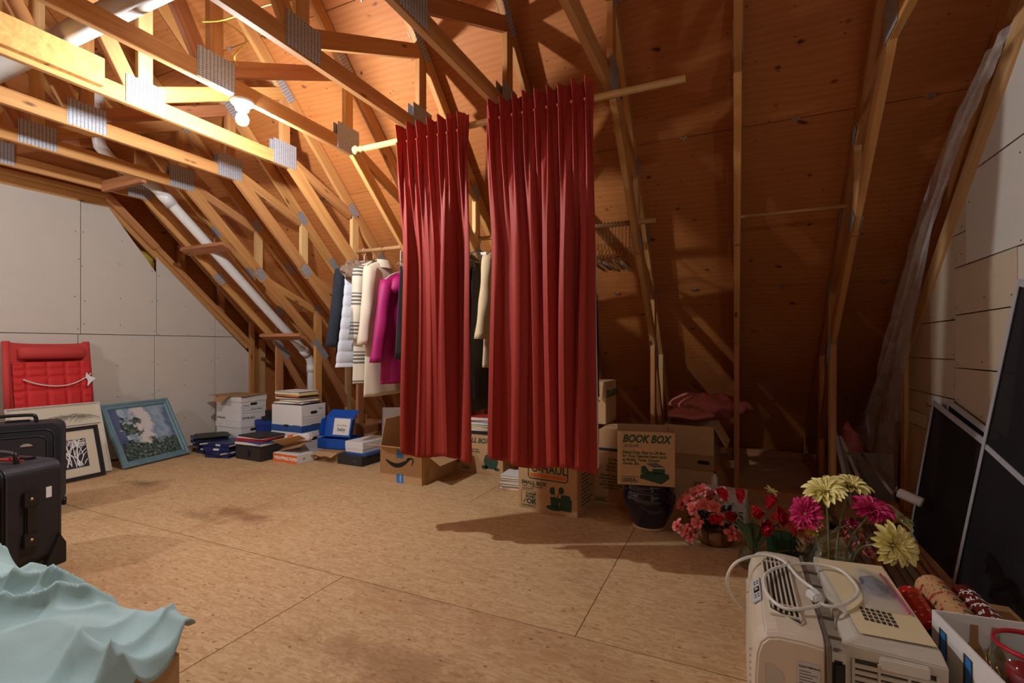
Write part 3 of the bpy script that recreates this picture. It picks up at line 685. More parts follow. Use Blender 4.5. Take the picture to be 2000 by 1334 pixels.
def suitcase(label, p, rz, w, d, h, badge, side_handle, tagc):
    """front face looks to local -y"""
    t = thing('suitcase', label, 'suitcase', p, rz)
    rprism(MB(), 0, w, .03, h, .05, 0, d).build('shell', 'ballistic', t, bevel=.008)
    fp = rprism(MB(), .03, w-.03, .05, h-.035, .05, -.035, .0).build('front_panel', 'ballistic', t, bevel=.008)
    fq = rprism(MB(), .06, w-.06, .07, h*.88, .045, -.06, -.035).build('front_pocket', 'ballistic', t, bevel=.008)
    MB().tube(rring(.003, w-.003, .033, h-.003, .05, .012), .005, 6, closed=True).build('piping', 'piping', t, smooth=True)
    MB().tube(rring(.003, w-.003, .033, h-.003, .05, d-.01), .005, 6, closed=True).build('piping', 'piping', t, smooth=True)
    MB().tube(rring(.03, w-.03, .05, h-.035, .05, -.032), .0045, 6, closed=True).build('zip', 'piping', fp, smooth=True)
    MB().tube(rring(.06, w-.06, .07, h*.88, .045, -.058), .004, 6, closed=True).build('zip', 'piping', fq, smooth=True)
    hx = w/2
    MB().tube(bez([(hx-.1, d*.4, h-.005), (hx-.095, d*.4, h+.035), (hx-.07, d*.4, h+.05), (hx+.07, d*.4, h+.05), (hx+.095, d*.4, h+.035), (hx+.1, d*.4, h-.005)], 5), .011, 10).build('carry_handle', 'black_rubber', t, smooth=True)
    MB().box(hx-.06, hx+.06, d*.7, d*.85, h-.002, h+.012).build('trolley_grip', 'black_rubber', t, bevel=.004)
    if badge: MB().prism([(.028*math.cos(R(a)), .018*math.sin(R(a))) for a in range(0, 181, 15)], 0, .003).build('badge', 'badge', fq, mw=frame_mat((w*.66, -.061, h*.78), (1, 0, 0), (0, 0, 1)))
    if side_handle:
        sh = MB().box(w, w+.014, d*.42-.022, d*.42+.022, h*.33, h*.68).build('side_handle', 'black_rubber', t, bevel=.006)
        for z in (h*.32, h*.69):
            MB().box(w, w+.017, d*.42-.032, d*.42+.032, z-.035, z+.035).build('handle_mount', 'black_plastic', t, bevel=.003)
            MB().lathe([(.0005, .003), (.005, .002), (.007, 0)], 10, Matrix.Translation((w+.017, d*.42, z)) @ Matrix.Rotation(PI/2, 4, 'Y')).build('rivet', 'brass', t)
        MB().box(w, w+.0015, d*.7, d*.8, h*.66, h*.76).build('sticker', 'ink_white', t)
        MB().prism([(d*.62, .0), (d+.012, .0), (d+.012, .1), (d*.92, .16)], w-.02, w+.012, frame_mat((0, 0, .0), (0, 1, 0), (0, 0, 1))).build('corner_guard', 'black_plastic', t, bevel=.004)
    for x in (w-.03, .03):
        MB().lathe([(.001, -.012), (.024, -.012), (.027, -.006), (.027, .006), (.024, .012), (.001, .012)], 18, Matrix.Translation((x+.022 if x > .1 else x-.022, d-.012, .027)) @ Matrix.Rotation(PI/2, 4, 'Y')).build('wheel', 'black_rubber', t, smooth=True)
    for x in (.05, w-.05): MB().box(x-.015, x+.015, .02, .05, 0, .035).build('foot', 'black_rubber', t)
    if tagc:
        MB().tube(bez([(w*.2, d*.2, h+.012), (w*.45, d*.3, h+.02), (w*.72, d*.45, h+.014)], 5), .007, 8).build('ribbon', 'tag_red', t, smooth=True)
        mb = MB(); rr = random.Random(2)
        for i in range(14):
            a = rr.random()*6.28; mb.tube([(w*.72, d*.45, h+.014), (w*.72+.03*math.cos(a), d*.45+.03*math.sin(a), h+.012+.02*rr.random())], .003, 5)
        tag(mb.build('ribbon_tuft', 'tag_red', t), kind='stuff')
    return t
wh = onZ(122, 1098)
rz = R(11)
su = Matrix.Rotation(rz, 3, 'Z')
p = wh-su @ Vector((.36, .24, 0))
suitcase('smaller black suitcase with a red ribbon, in front', (p.x, p.y, 0), rz, .36, .24, .53, False, True, True)
# bigger suitcase behind
rz2 = R(62); su2 = Matrix.Rotation(rz2, 3, 'Z'); q = onZ(128, 985); p = q-su2 @ Vector((.46, .22, 0))
suitcase('bigger black suitcase with a pale badge, behind the smaller one', (p.x, p.y, 0), rz2, .46, .24, .60, True, False, False)
# ---- aqua cloth over a carton in the near left corner
plain('aqua_cloth', srgb(172, 210, 212), .75, var=.06, nscale=200, bump=.05, sheen=.2)
bx = carton('moving_box', 'cardboard box with arrow marks under the pale aqua cloth', (-1.97, .02, 0), 0, .80, .68, .39)
for i, x in enumerate((.69, .73)):
    mb = MB(); strip(mb, [(0, 0), (0, .07)], .007); strip(mb, [(-.013, .05), (0, .07), (.013, .05)], .007); mb.build('arrow_mark', 'ink', bx, mw=frame_mat((.8012, .52+.06*i, .24), (0, 1, 0), (0, 0, 1)))
mb = MB(); strip(mb, [(0, 0), (.11, 0)], .007); mb.build('arrow_mark', 'ink', bx, mw=frame_mat((.8012, .49, .225), (0, 1, 0), (0, 0, 1)))
def aqua(u, v):
    y = -.10+v*.865
    xr = -1.175+.04+.15*(1-v)**1.1; xr -= .02*smooth01((v-.8)/.2); x = -2.4+u*(xr+2.4)
    ex = max(0, x+1.16); ey = max(0, y-.715); e = max(ex, ey)+.35*min(ex, ey)
    nz = mnoise.noise(Vector((x*2.2+1.3, y*2.2, 2.)))
    sv = (y*.85-x*.5)/.19+1.5*nz; rd = (1-abs(math.sin(PI*sv)))**1.4
    sv2 = (y*.55+x*.75)/.14+1.8*mnoise.noise(Vector((x*2.7, y*2.7, 8.))); rd2 = (1-abs(math.sin(PI*sv2)))**2
    top = .412+.05*rd+.022*rd2+.035*nz+.006*mnoise.noise(Vector((x*16, y*16, 1.)))
    z = top-1.1*max(0, e-.012)
    cr = smooth01((u-.86)/.14)*smooth01((v-.86)/.14)*.03
    return (x-.3*max(0, ex-.05)-cr, y-.3*max(0, ey-.05)-cr*.6, max(.03, z))
o = MB().grid(aqua, 170, 130).build('draped_cloth', 'aqua_cloth', smooth=True); solid(o, .004, 1); tag(o, 'pale aqua cloth heaped over a cardboard box in the near corner', 'cloth')
# ---- white file boxes
def hole(parent, mw, w=.085, h=.028):
    pts = []
    for s in (1, -1):
        for i in range(9): a = R(-90+180*i/8); pts.append((s*((w-h)/2+h/2*math.cos(a)), s*h/2*math.sin(a)))
    return MB().prism(pts, 0, .0015).build('hand_hole', 'ink', parent, mw=mw)
def filebox(label, p, rz, w, d, h, lid=True, band=None, prints=True):
    t = thing('file_box', label, 'file box', p, rz, 'white file boxes')
    MB().box(0, w, 0, d, 0, h).build('body', 'box_white', t, bevel=.003)
    if lid: MB().box(-.006, w+.006, -.006, d+.006, h-.055, h+.006).build('lid', 'box_white', t, bevel=.004)
    if band: MB().box(-.0012, w+.0012, -.0012, d+.0012, .0, .065).build('colour_band', 'box_blue', t)
    hole(t, RF(w, d*.5, h*.70)); hole(t, FR(w*.5, h*.72 if lid else .06), .07, .024) if not lid else None
    mb = MB()
    for z in (.35, .45, .56): strip(mb, [(d*.08, h*z), (d*.92, h*z)], .002)
    strip(mb, [(d*.08, h*.35), (d*.08, h*.66)], .002); strip(mb, [(d*.92, h*.35), (d*.92, h*.66)], .002)
    tag(mb.build('printed_lines', 'ink_grey', t, mw=RF(w, 0, 0)), kind='stuff')
    return t
CW = Vector((-4.82, 3.51, 0))
fb0 = filebox('lower white lidded file box beneath another by the drywall', (CW.x-.40, CW.y, 0), 0, .40, .31, .275)
fb1 = filebox('white lidded file box with a brown card sheet on top', (CW.x-.40, CW.y, .282), 0, .40, .31, .27)
text('STOR-ALL', .03, 'ink', fb1, FR(.02, .03), .02); text('STOR-ALL', .034, 'ink', fb1, RF(.40, .02, .03), .02); text('Fellowes', .02, 'ink', fb1, RF(.40, .03, .17)); text('House Rental', .024, 'ink_grey', fb1, RF(.40, .12, .125), shear=.3)
o = MB().box(-.26, .24, -.18, .18, 0, .004).build('card_sheet', 'cardboard_old', loc=(CW.x-.22, CW.y+.15, .562)); o.rotation_euler.z = .1; tag(o, 'flat brown card sheet lying on the left file boxes', 'cardboard')
o = solid(MB().grid(lambda u, v: (u*.16-.02, -v*.09, -.008*v-.05*v*v), 6, 6).build('card_flap', 'cardboard_old', loc=(CW.x-.28, CW.y-.02, .566)), .002); tag(o, 'bent brown card corner folding over the file box edge', 'cardboard')
CB = Vector((-3.9, 3.49, 0))
filebox('lower white file box below the blue-banded box', (CB.x-.42, CB.y, 0), 0, .42, .31, .235)
fb2 = filebox('open white file box with a blue band, heaped with papers', (CB.x-.42, CB.y, .243), 0, .42, .31, .27, lid=False, band=True)
text('BANKERS BOX', .016, 'ink', fb2, FR(.3, .06), .02); text('BANKERS BOX', .016, 'ink', fb2, RF(.42, .12, .06), .02); text('letter', .02, 'box_blue', fb2, RF(.42, .22, .215))
MB().box(.004, .416, .004, .306, .262, .2715).build('dark_inside', 'black_card', fb2)
def sheet_stack(items, base, label_fn, group, rng=1):
    """flat things piled up: (kind, w, d, h, material, rot, dx, dy)"""
    z = base[2]
    for i, (kind, w, d, h, m, r, dx, dy) in enumerate(items):
        if kind == 'envelope':
            o = MB().grid(lambda u, v: ((u-.5)*w, (v-.5)*d, h*.5+.35*h*math.sin(u*PI)*math.sin(v*PI)), 10, 8).build('envelope', m, smooth=True); solid(o, h*.7, -1)
        elif kind == 'binder':
            o = thing('binder', '', 'binder'); 
            MB().box(-w/2, w/2, -d/2, d/2, 0, .003).box(-w/2, w/2, -d/2, d/2, h-.003, h).box(-w/2, -w/2+.003, -d/2, d/2, 0, h).build('cover', m, o, bevel=.001)
            MB().box(-w/2+.01, w/2-.015, -d/2+.008, d/2-.008, .004, h*.72).build('pages', 'paper_cream', o)
        elif kind == 'folder':
            o = MB().box(-w/2, w/2, -d/2, d/2, 0, h).build('folder', m, bevel=min(.002, h*.3))
        o.location = (base[0]+dx, base[1]+dy, z); o.rotation_euler.z = r
        tag(o, label_fn(i), {'envelope': 'envelope', 'binder': 'binder', 'folder': 'folder'}[kind], group); z += h+.0006
    return z
z = sheet_stack([('envelope', .36, .26, .02, 'paper', .1, 0, 0), ('envelope', .33, .25, .022, 'paper_cream', -.15, .03, .01), ('folder', .34, .25, .014, 'paper', .12, .0, .01), ('folder', .33, .25, .008, 'black_card', .05, .02, .0), ('folder', .32, .24, .012, 'orange_print', -.05, .0, .0), ('folder', .32, .24, .01, 'paper_yellow', -.04, .02, .0), ('binder', .33, .26, .03, 'paper', .02, 0, 0)],
    (CB.x-.22, CB.y+.14, .526), lambda i: ['padded envelope at the bottom of the heap on the banded box', 'cream envelope on the heap above the banded box', 'white folder in the middle of the heap on the banded box', 'thin black folder in the heap on the banded box', 'orange folder near the top of the heap on the banded box', 'yellow folder near the top of the heap on the banded box', 'white binder on top of the heap on the banded box'][i], 'papers on the banded file box')
# ---- navy binders on the floor
def pile(cx, cy, n, rz0, rr, labels, m='navy', h=.032, w=.27, d=.29):
    z = 0
    for i in range(n):
        o = thing('ring_binder', labels(i), 'binder', (cx+rr.uniform(-.03, .03), cy+rr.uniform(-.03, .03), z), rz0+rr.uniform(-.25, .25), 'navy ring binders on the floor')
        hh = h*rr.uniform(.8, 1.1)
        MB().box(-w/2, w/2, -d/2, d/2, 0, .003).box(-w/2, w/2, -d/2, d/2, hh-.003, hh).box(-w/2, w/2, -d/2, -d/2+.003, 0, hh).build('cover', m, o, bevel=.001)
        MB().box(-w/2+.012, w/2-.012, -d/2+.02, d/2-.012, .004, hh*.6).build('pages', 'paper_cream' if i % 2 else 'black_card', o)
        if i >= n-2: MB().box(-.03, .03, -d/2-.001, -d/2, hh*.25, hh*.8).build('spine_label', 'paper', o)
        z += hh+.0008
    return z
rr = random.Random(5); words = ['lowest', 'second', 'third', 'fourth', 'fifth', 'sixth']
z = pile(-5.03, 3.33, 5, -.35, rr, lambda i: words[i]+' navy binder up from the floor in the left binder pile')
o = MB().box(-.15, .15, -.15, .15, 0, .008).build('folder', 'black_card', loc=(-5.03, 3.34, z)); o.rotation_euler.z = -.5; tag(o, 'black folder lying on top of the left binder pile', 'folder')
z = pile(-4.70, 3.29, 4, .1, rr, lambda i: words[i]+' navy binder up from the floor in the right binder pile')
# ---- blue crate with black cases
t = thing('plastic_crate', 'blue ribbed plastic crate between the two file box stacks', 'crate', (-4.78, 3.66, 0))
mb = MB().box(0, .42, 0, .006, 0, .26).box(0, .42, .294, .3, 0, .26).box(0, .006, 0, .3, 0, .26).box(.414, .42, 0, .3, 0, .26).box(0, .42, 0, .3, 0, .006).build('tub', 'crate_blue', t)
MB().box(-.012, .432, -.012, .312, .245, .30).build('lid', 'crate_blue', t, bevel=.008)
for i in range(14): MB().box(.02+i*.029, .032+i*.029, -.005, 0, .02, .24).build('rib', 'crate_blue', t)
for i, (w, d, h, r, lab) in enumerate([(.30, .24, .04, .1, 'lowest black plastic case on the blue crate'), (.26, .2, .035, -.1, 'middle black plastic case on the blue crate'), (.24, .2, .03, .15, 'topmost black plastic case on the blue crate')]):
    o = thing('disc_case', lab, 'case', (-4.54, 3.78, .301+[0, .0405, .076][i]), r, 'black cases on the crate')
    MB().box(-w/2, w/2, -d/2, d/2, 0, h*.45).build('tray', 'black_plastic', o, bevel=.003); MB().box(-w/2, w/2, -d/2, d/2, h*.5, h).build('lid', 'black_plastic', o, bevel=.003)
# ---- black file drawer with folders on top
t = thing('black_file_box', 'low black box with a pull tab, papers piled on it', 'box', (-4.47, 3.20, 0), -.03)
MB().box(0, .37, 0, .27, 0, .135).build('body', 'black_card', t, bevel=.004); MB().box(-.004, .374, -.004, .274, .135, .145).build('lid', 'black_card', t, bevel=.002)
MB().prism([(-.018, 0), (.018, 0), (.014, .05), (0, .06), (-.014, .05)], 0, .006).build('pull_tab', 'black_plastic', t, mw=FR(.2, .04, -.006))
sheet_stack([('folder', .36, .3, .02, 'paper', .05, 0, 0), ('folder', .34, .28, .012, 'box_blue', -.12, .03, .0), ('folder', .35, .27, .012, 'paper_red', .1, -.02, 0), ('folder', .34, .27, .012, 'paper_red', .2, -.0, .01), ('folder', .33, .26, .012, 'paper', .02, 0, 0), ('folder', .34, .27, .014, 'black_card', -.06, .01, 0)],
    (-4.285, 3.34, .1455), lambda i: ['white folder at the bottom of the pile on the black box', 'blue folder in the pile on the black box', 'lower red folder in the pile on the black box', 'upper red folder in the pile on the black box', 'pale folder near the top of the pile on the black box', 'dark grey folder topping the pile on the black box'][i], 'folders on the black box')
# ---- wrapping paper carton, with an opened carton and a printed tube box on it
t = carton('wrapping_paper_box', 'low orange and white carton lettered wrapping paper', (-4.03, 3.27, 0), -.03, .33, .2, .085, 'box_white', seam=False)
MB().box(.0, .33, -.001, 0, .004, .081).build('orange_panel', 'orange_print', t); text('WRAPPING PAPER', .042, 'ink_white', t, FR(.02, .028, -.0018), .03, sx=.92); text('18', .03, 'ink', t, RF(.33, .06, .03))
t = thing('opened_carton', 'flattened brown carton sagging open over the wrapping paper box', 'box', (-4.02, 3.28, .115))
for a, b in ((-.5, 'cardboard'), (.35, 'cardboard_old')):
    MB().box(-.02, .30, -.08, .1, 0, .004).build('panel', b, t, mw=Matrix.Translation((.02, .04 if a < 0 else .12, .0 if a > 0 else .05)) @ Matrix.Rotation(a, 4, 'X') @ Matrix.Rotation(-.25, 4, 'Y'))
t = thing('mailing_box', 'white and orange mailing box lying tilted below the blue box', 'box', (-3.97, 3.345, .165), rot=(0, -.14, .08))
MB().box(0, .3, 0, .07, 0, .07).build('body', 'box_white', t, bevel=.012); MB().box(.05, .11, -.001, .071, -.001, .0715).build('orange_band', 'orange_print', t)
mb = MB(); strip(mb, [(.012+.016*math.cos(R(a)), .035+.02*math.sin(R(a))) for a in range(-200, 30, 20)], .004); mb.build('printed_curve', 'ink', t, mw=FR(0, 0))
# ---- blue mailer standing open
t = thing('blue_mailer', 'bright blue mailer box standing open with a white label', 'box', (-3.76, 3.56, .095), .12)
w, d, h = .33, .25, .1
MB().box(0, w, 0, .004, 0, h).box(0, w, d-.004, d, 0, h).box(0, .004, 0, d, 0, h).box(w-.004, w, 0, d, 0, h).box(0, w, 0, d, 0, .004).build('tray', 'mailer_blue', t)
lidm = frame_mat((0, .1, h), (1, 0, 0), (0, .22, 1)); ld = MB().box(0, w, 0, .2, 0, .004).build('lid', 'mailer_blue', t, mw=lidm)
MB().box(.0, w, 0, .1, 0, .004).build('lid_flap', 'mailer_blue', ld, mw=frame_mat((0, .2, .002), (1, 0, 0), (0, .75, -.66)))
for x, sg in ((0, 1), (w, -1)):
    MB().prism([(0, 0), (.19, 0), (.17, .06), (.05, .075), (0, .06)], 0, .003).build('side_flap', 'mailer_blue', ld, mw=frame_mat((x, .0, 0), (0, 1, 0), (-.25*sg, 0, 1)))
lb = MB().box(.1, .29, .02, .185, .004, .0052).build('label', 'paper', ld); text('baby', .05, 'ink_grey', lb, Matrix.Translation((.195, .06, .0055)), .02, align='CENTER'); text('amazon family', .02, 'ink_grey', lb, Matrix.Translation((.195, .11, .0055)), align='CENTER')
# torn brown card below it
t = thing('torn_carton', 'torn brown carton with scalloped flaps lying on the floor', 'box', (-3.70, 3.42, 0))
MB().box(.0, .27, .08, .36, 0, .09).build('body', 'cardboard_old', t)
for x in (.0, .135): solid(MB().grid(lambda u, v: (x+u*.13, .08-v*.09, .088-.03*v-.02*math.sin(u*PI)*(1-v)+.012*math.sin(u*PI)), 10, 5).build('flap', 'cardboard', t), .003)
# ---- white box on a blue book on a dark box
t = carton('dark_gift_box', 'flat dark brown box on the floor under a white box', (-3.40, 3.455, 0), -.03, .31, .46, .085, 'black_card', seam=False); text('SPA', .03, 'ink_grey', t, FR(.2, .03))
o = MB().box(0, .26, 0, .36, 0, .022).build('blue_book', 'box_blue', loc=(-3.34, 3.50, .0855), bevel=.002); o.rotation_euler.z = -.04; tag(o, 'thin blue box between the white and dark boxes', 'box')
t = thing('white_gift_box', 'plain white box stacked on the flat dark box', 'box', (-3.35, 3.51, .108), -.06)
MB().box(0, .22, 0, .36, 0, .07).build('tray', 'box_white', t, bevel=.002); MB().box(-.003, .223, -.003, .363, .03, .10).build('lid', 'box_white', t, bevel=.004)
# ---- tall white and navy box leaning on the post, wooden drawer front behind
t = thing('white_game_box', 'tall white box with navy edges leaning behind the brown carton', 'box', (-3.32, 3.98, 0), rot=(-.18, 0, .5))
MB().box(0, .34, 0, .09, .0, .47).build('body', 'box_white', t, bevel=.003); MB().box(-.003, .0, -.002, .092, 0, .47).build('navy_side', 'navy', t); MB().box(-.003, .343, -.002, .092, .47, .474).build('navy_top', 'black_card', t)
t = thing('wooden_board', 'tilted varnished wooden board behind the open carton', 'board', (-2.95, 4.16, .22), rot=(0, -.25, .1))
MB().box(0, .5, 0, .02, 0, .36).build('panel', 'lumber_red', t, bevel=.003); MB().box(-.03, 0, -.01, .05, .0, .3).build('edge_strip', 'lumber', t, bevel=.003)
# ---- open brown carton with a curved arrow mark
t = carton('open_carton', 'open brown carton with a black curved arrow and blue tape', (-2.65, 3.17, 0), -.0, .41, .5, .275, open_top=True, flaps=[('front', 72, .17), ('back', 12, .22), ('left', -12, .24), ('right', 120, .2)])
mb = MB(); pts = [(.06+.24*s, .175-.075*math.sin(PI*(.12+.80*s))-.0+.02*s) for s in [i/14 for i in range(15)]]
strip(mb, pts, [.008+.03*math.sin(PI*(i+.6)/15.2) for i in range(15)]); strip(mb, [(.262, .168), (.3, .178), (.325, .172), (.327, .15), (.312, .115)], [.006, .013, .016, .013, .005]); mb.build('curved_arrow', 'ink', t, mw=FR(0, .03))
for z in (.0, .2): MB().box(.165, .235, -.001, 0, z+.002, z+.07).build('blue_tape', 'tape_blue', t)
text('prime', .022, 'ink_white', t, frame_mat((.21, -.0018, .012), (0, 0, 1), (-1, 0, 0)), .02)
mb = MB(); strip(mb, [(0, 0), (.05, 0), (.05, .1), (0, .1), (0, 0)], .003)
for i in range(5): strip(mb, [(.008, .02+i*.012), (.042, .02+i*.012)], .003)
tag(mb.build('shipping_mark', 'ink', t, mw=RF(.41, .05, .03)), kind='stuff')
# ================================================================ moving cartons
def okmark(parent, mw, s=1.):
    mb = MB(); strip(mb, [(0, 0), (.1*s, 0), (.1*s, .105*s), (0, .105*s), (0, 0)], .003)
    strip(mb, [(.008*s, .04*s), (.018*s, .03*s), (.036*s, .06*s)], .006); mb.build('approval_frame', 'ink_green', parent, mw=mw)
    text('U-HAUL\nBOXES', .02*s, 'ink_green', parent, mw @ Matrix.Translation((.032*s, .083*s, .0004)), .03); text('OK', .045*s, 'ink_green', parent, mw @ Matrix.Translation((.038*s, .026*s, .0004)), .05); text('FOR SHIPPING', .013*s, 'ink_green', parent, mw @ Matrix.Translation((.008*s, .008*s, .0004)), .02)
def uhaul_badge(parent, mw, w=.09):
    h = w*.33; mb = MB(); strip(mb, [(0, 0), (w, 0), (w, h), (0, h), (0, 0)], .003); strip(mb, [(.006, h*.2), (w-.006, h*.2)], .004); mb.build('badge_frame', 'ink_green', parent, mw=mw)
    text('U-HAUL', h*.62, 'ink_green', parent, mw @ Matrix.Translation((w*.07, h*.34, .0004)), .03, sx=1.05)
def drawing(parent, mw, polys, mat='ink_green', name='drawn_picture'):
    mb = MB()
    for p in polys: mb.prism(p, 0, .0006)
    o = mb.build(name, mat, parent, mw=mw); tag(o, kind='stuff'); return o
circ = lambda x, y, r, sy=1., n=14: [(x+r*math.cos(2*PI*i/n), y+sy*r*math.sin(2*PI*i/n)) for i in range(n)]
p0 = onZ(893, 925)
t = carton('moving_box', 'brown moving carton with a drawn vase, books stacked on it', (-2.21, 3.70, 0), 0, .425, .33, .33)
text('SMALL BOX', .06, 'ink_green', t, FR(.02, .265), .03, .25, sx=.86); text('Heavy Duty Box\nfor Smaller Items,', .02, 'ink_green', t, FR(.06, .20), .02, .2); uhaul_badge(t, FR(.02, .03))
drawing(t, FR(.31, .03), [[(-.05, .02), (.05, .02), (.07, .08), (.055, .13), (.03, .145), (-.03, .145), (-.055, .13), (-.07, .08)], circ(0, .155, .036, .3), circ(-.06, .03, .03, .6), circ(.06, .02, .025, .5)])
o = MB().box(0, .3, 0, .22, 0, .03).build('black_case', 'black_plastic', loc=(-2.17, 3.73, .3315), bevel=.004); tag(o, 'flat black case beneath the stacked books and magazines', 'case')
z = .362
for i, (m, h, w, d, r, lab) in enumerate([('paper', .012, .27, .21, .1, 'white magazine at the bottom of the stack between the curtains'), ('cardboard', .012, .28, .21, -.08, 'tan magazine low in the stack between the curtains'), ('paper_yellow', .012, .27, .2, .06, 'yellow magazine in the stack between the curtains'), ('ink_green', .014, .26, .2, -.1, 'green book in the stack between the curtains'), ('paper', .02, .24, .18, .05, 'white book in the stack between the curtains'), ('box_blue', .015, .24, .18, .0, 'blue book in the stack between the curtains'), ('paper_red', .03, .25, .2, .12, 'red book topping the stack between the curtains')]):
    o = thing('book', lab, 'book', (-2.03, 3.84, z), r, 'books between the curtains')
    MB().box(-w/2, w/2, -d/2, d/2, 0, .002).box(-w/2, w/2, -d/2, d/2, h-.002, h).box(-w/2, -w/2+.002, -d/2, d/2, 0, h).build('cover', m, o); MB().box(-w/2+.004, w/2-.003, -d/2+.003, d/2-.003, .002, h-.002).build('pages', 'paper', o); z += h+.0006
z = 0
for i in range(5):
    h = [.026, .02, .024, .018, .022][i]; o = thing('book', words[i]+' hardback up from the floor left of the small box', 'book', (-1.53, 3.46, z), rr.uniform(-.1, .1), 'books left of the small box')
    MB().box(-.12, .12, -.1, .1, 0, .002).box(-.12, .12, -.1, .1, h-.002, h).box(-.12, .12, .098, .1, 0, h).build('cover', ['paper_red', 'black_card', 'box_white', 'ink_grey', 'box_white'][i], o); MB().box(-.116, .117, -.097, .097, .002, h-.002).build('pages', 'paper_cream', o); z += h+.0006
# the small box with the big logo
t = carton('moving_box', 'brown small moving carton with green kitchen drawing, below the right curtain', (-1.345, 3.03, 0), R(-5), .432, .31, .325)
mb = MB(); strip(mb, [(0, 0), (.26, 0), (.275, .012), (.275, .13), (.26, .145), (0, .145), (-.012, .13), (-.012, .012), (0, 0)], .008); mb.build('logo_frame', 'ink_green', t, mw=FR(.09, .215))
MB().box(.0, .263, .012, .034, 0, .0007).build('logo_stripe', 'ink_orange', t, mw=FR(.09, .215)); text('U-HAUL', .075, 'ink_green', t, FR(.10, .262), .02, sx=.96)
text('SMALL BOX', .034, 'ink_green', t, FR(.025, .172), .03, sx=1.05); text('16-3/8" x 12-5/8" x 12-5/8"', .014, 'ink_green', t, FR(.03, .155)); text('1.5 CU FT', .02, 'ink_green', t, FR(.03, .134), .02); okmark(t, FR(.025, .015), 1.05)
drawing(t, FR(.3, .02), [circ(-.03, .02, .06, .3), [(-.05, .02), (.0, .02), (.01, .09), (-.06, .09)], [(.01, .01), (.09, .01), (.095, .08), (.08, .1), (.02, .1), (.008, .08)], circ(.05, .105, .035, .3), [(-.03, .09), (-.025, .09), (-.028, .16), (-.033, .16)], circ(-.045, .13, .018, 1.4), circ(.02, .14, .02, 1.2), [(-.01, .09), (-.004, .09), (.018, .15), (.012, .15)]])
mb = MB()
for i in range(9): strip(mb, [(.03, .06+i*.025), (.20+.05*math.sin(i*2), .06+i*.025)], .008)
tag(mb.build('printed_lines', 'ink_green', t, mw=RF(.432, .03, .0)), kind='stuff')
# medium box behind, and the cartons on it
t = carton('moving_box', 'brown moving carton with green lines of text, just left of the blue pot', (-.92, 3.34, 0), R(-2), .44, .40, .36)
text('U-Haul Boxes:\nUsed and Make\nPacking and Move\nthe Do-It Yourself', .026, 'ink_green', t, FR(.2, .31), .02, .2, align='CENTER'); text('Industry leading\nsidewall protection\nand strength-\nstack loaded with\nconfidence!', .023, 'ink_green', t, FR(.14, .2), .02, .2, align='CENTER'); uhaul_badge(t, FR(.02, .02), .1)
t = carton('flat_carton', 'low brown carton lettered with a short name, behind the book box', (-.88, 3.40, .362), R(-1), .4, .32, .15); text('Gourmet', .03, 'ink', t, FR(.16, .075), .01, .2); text('GARDEN', .012, 'ink', t, FR(.16, .058))
MB().box(0, .4, -.001, 0, 0, .02).build('dark_edge', 'black_card', t)
t = carton('moving_box', 'tall brown moving carton lettered extra-large, behind the curtain edge', (-1.22, 3.62, .5135), R(-2), .34, .3, .32); text('EXTRA-LARGE BOX', .075, 'ink_green', t, frame_mat((.3409, .01, .2), (0, 1, 0), (0, 0, 1)), .03, sx=.5); text('RGE BOX', .075, 'ink_green', t, FR(.07, .17), .03, sx=.7)
# cartons at the right of the book box
t = carton('moving_box', 'lowest brown carton behind the flowers with a printed line', (-.46, 3.62, 0), R(-3), .33, .36, .24); text('All Purpose', .03, 'ink_green', t, FR(.15, .03), .02, .2); uhaul_badge(t, FR(.2, .13), .08)
t = carton('lidded_carton', 'brown carton with a dark hand hole, on the lowest carton', (-.465, 3.615, .242), R(-3), .34, .37, .10, 'cardboard_old', seam=False); hole(t, FR(.27, .055), .08, .026)
t = carton('open_carton', 'plain open brown carton below the pink insulation', (-.46, 3.625, .344), R(-3), .33, .35, .20, open_top=True, flaps=[('right', 150, .16)])
# blue glazed pot with the book box on it
def m_glaze():
    t = NT('blue_glaze'); o = t.obj(); n = t.noise(o, 12., 4, .6, .5); c = t.ramp(n, [(.35, srgb(6, 8, 26)), (.7, srgb(16, 24, 62))]); t.P(Base__Color=c, Roughness=.1); t.set(t.b.inputs['Coat Weight'], .6); MATS['glaze'] = t.m
m_glaze()
PC = Vector((-.475, 3.045, 0))
t = thing('ceramic_pot', 'dark blue glazed ceramic pot with the book box on its rim', 'pot', PC)
MB().lathe([(.001, .0), (.088, 0), (.094, .012), (.1, .03), (.122, .07), (.142, .12), (.153, .165), (.155, .195), (.151, .22), (.143, .236), (.147, .243), (.15, .252), (.145, .26), (.147, .268), (.148, .276), (.14, .283), (.13, .28), (.128, .24), (.1, .05), (.001, .04)], 48).build('glazed_body', 'glaze', t, smooth=True)
MB().lathe([(.089, .001), (.0975, .001), (.0985, .012), (.096, .02)], 40, cap=False).build('bare_foot_ring', 'cardboard', t, smooth=True)
for a in (2.8, -.2): MB().lathe([(.001, -.012), (.012, -.01), (.018, 0), (.012, .01), (.001, .012)], 12, Matrix.Translation((.145*math.cos(a), .145*math.sin(a), .21))).build('lug', 'glaze', t, smooth=True)
t = carton('book_box', 'open brown carton lettered BOOK BOX standing on the blue pot', (-.632, 2.875, .285), R(12), .325, .29, .315, open_top=True, flaps=[])
text('BOOK BOX', .062, 'ink_green', t, FR(.03, .252), .035, .28, sx=.82); text('1.0 CU FT.', .02, 'ink_green', t, FR(.032, .222), .02, .28)
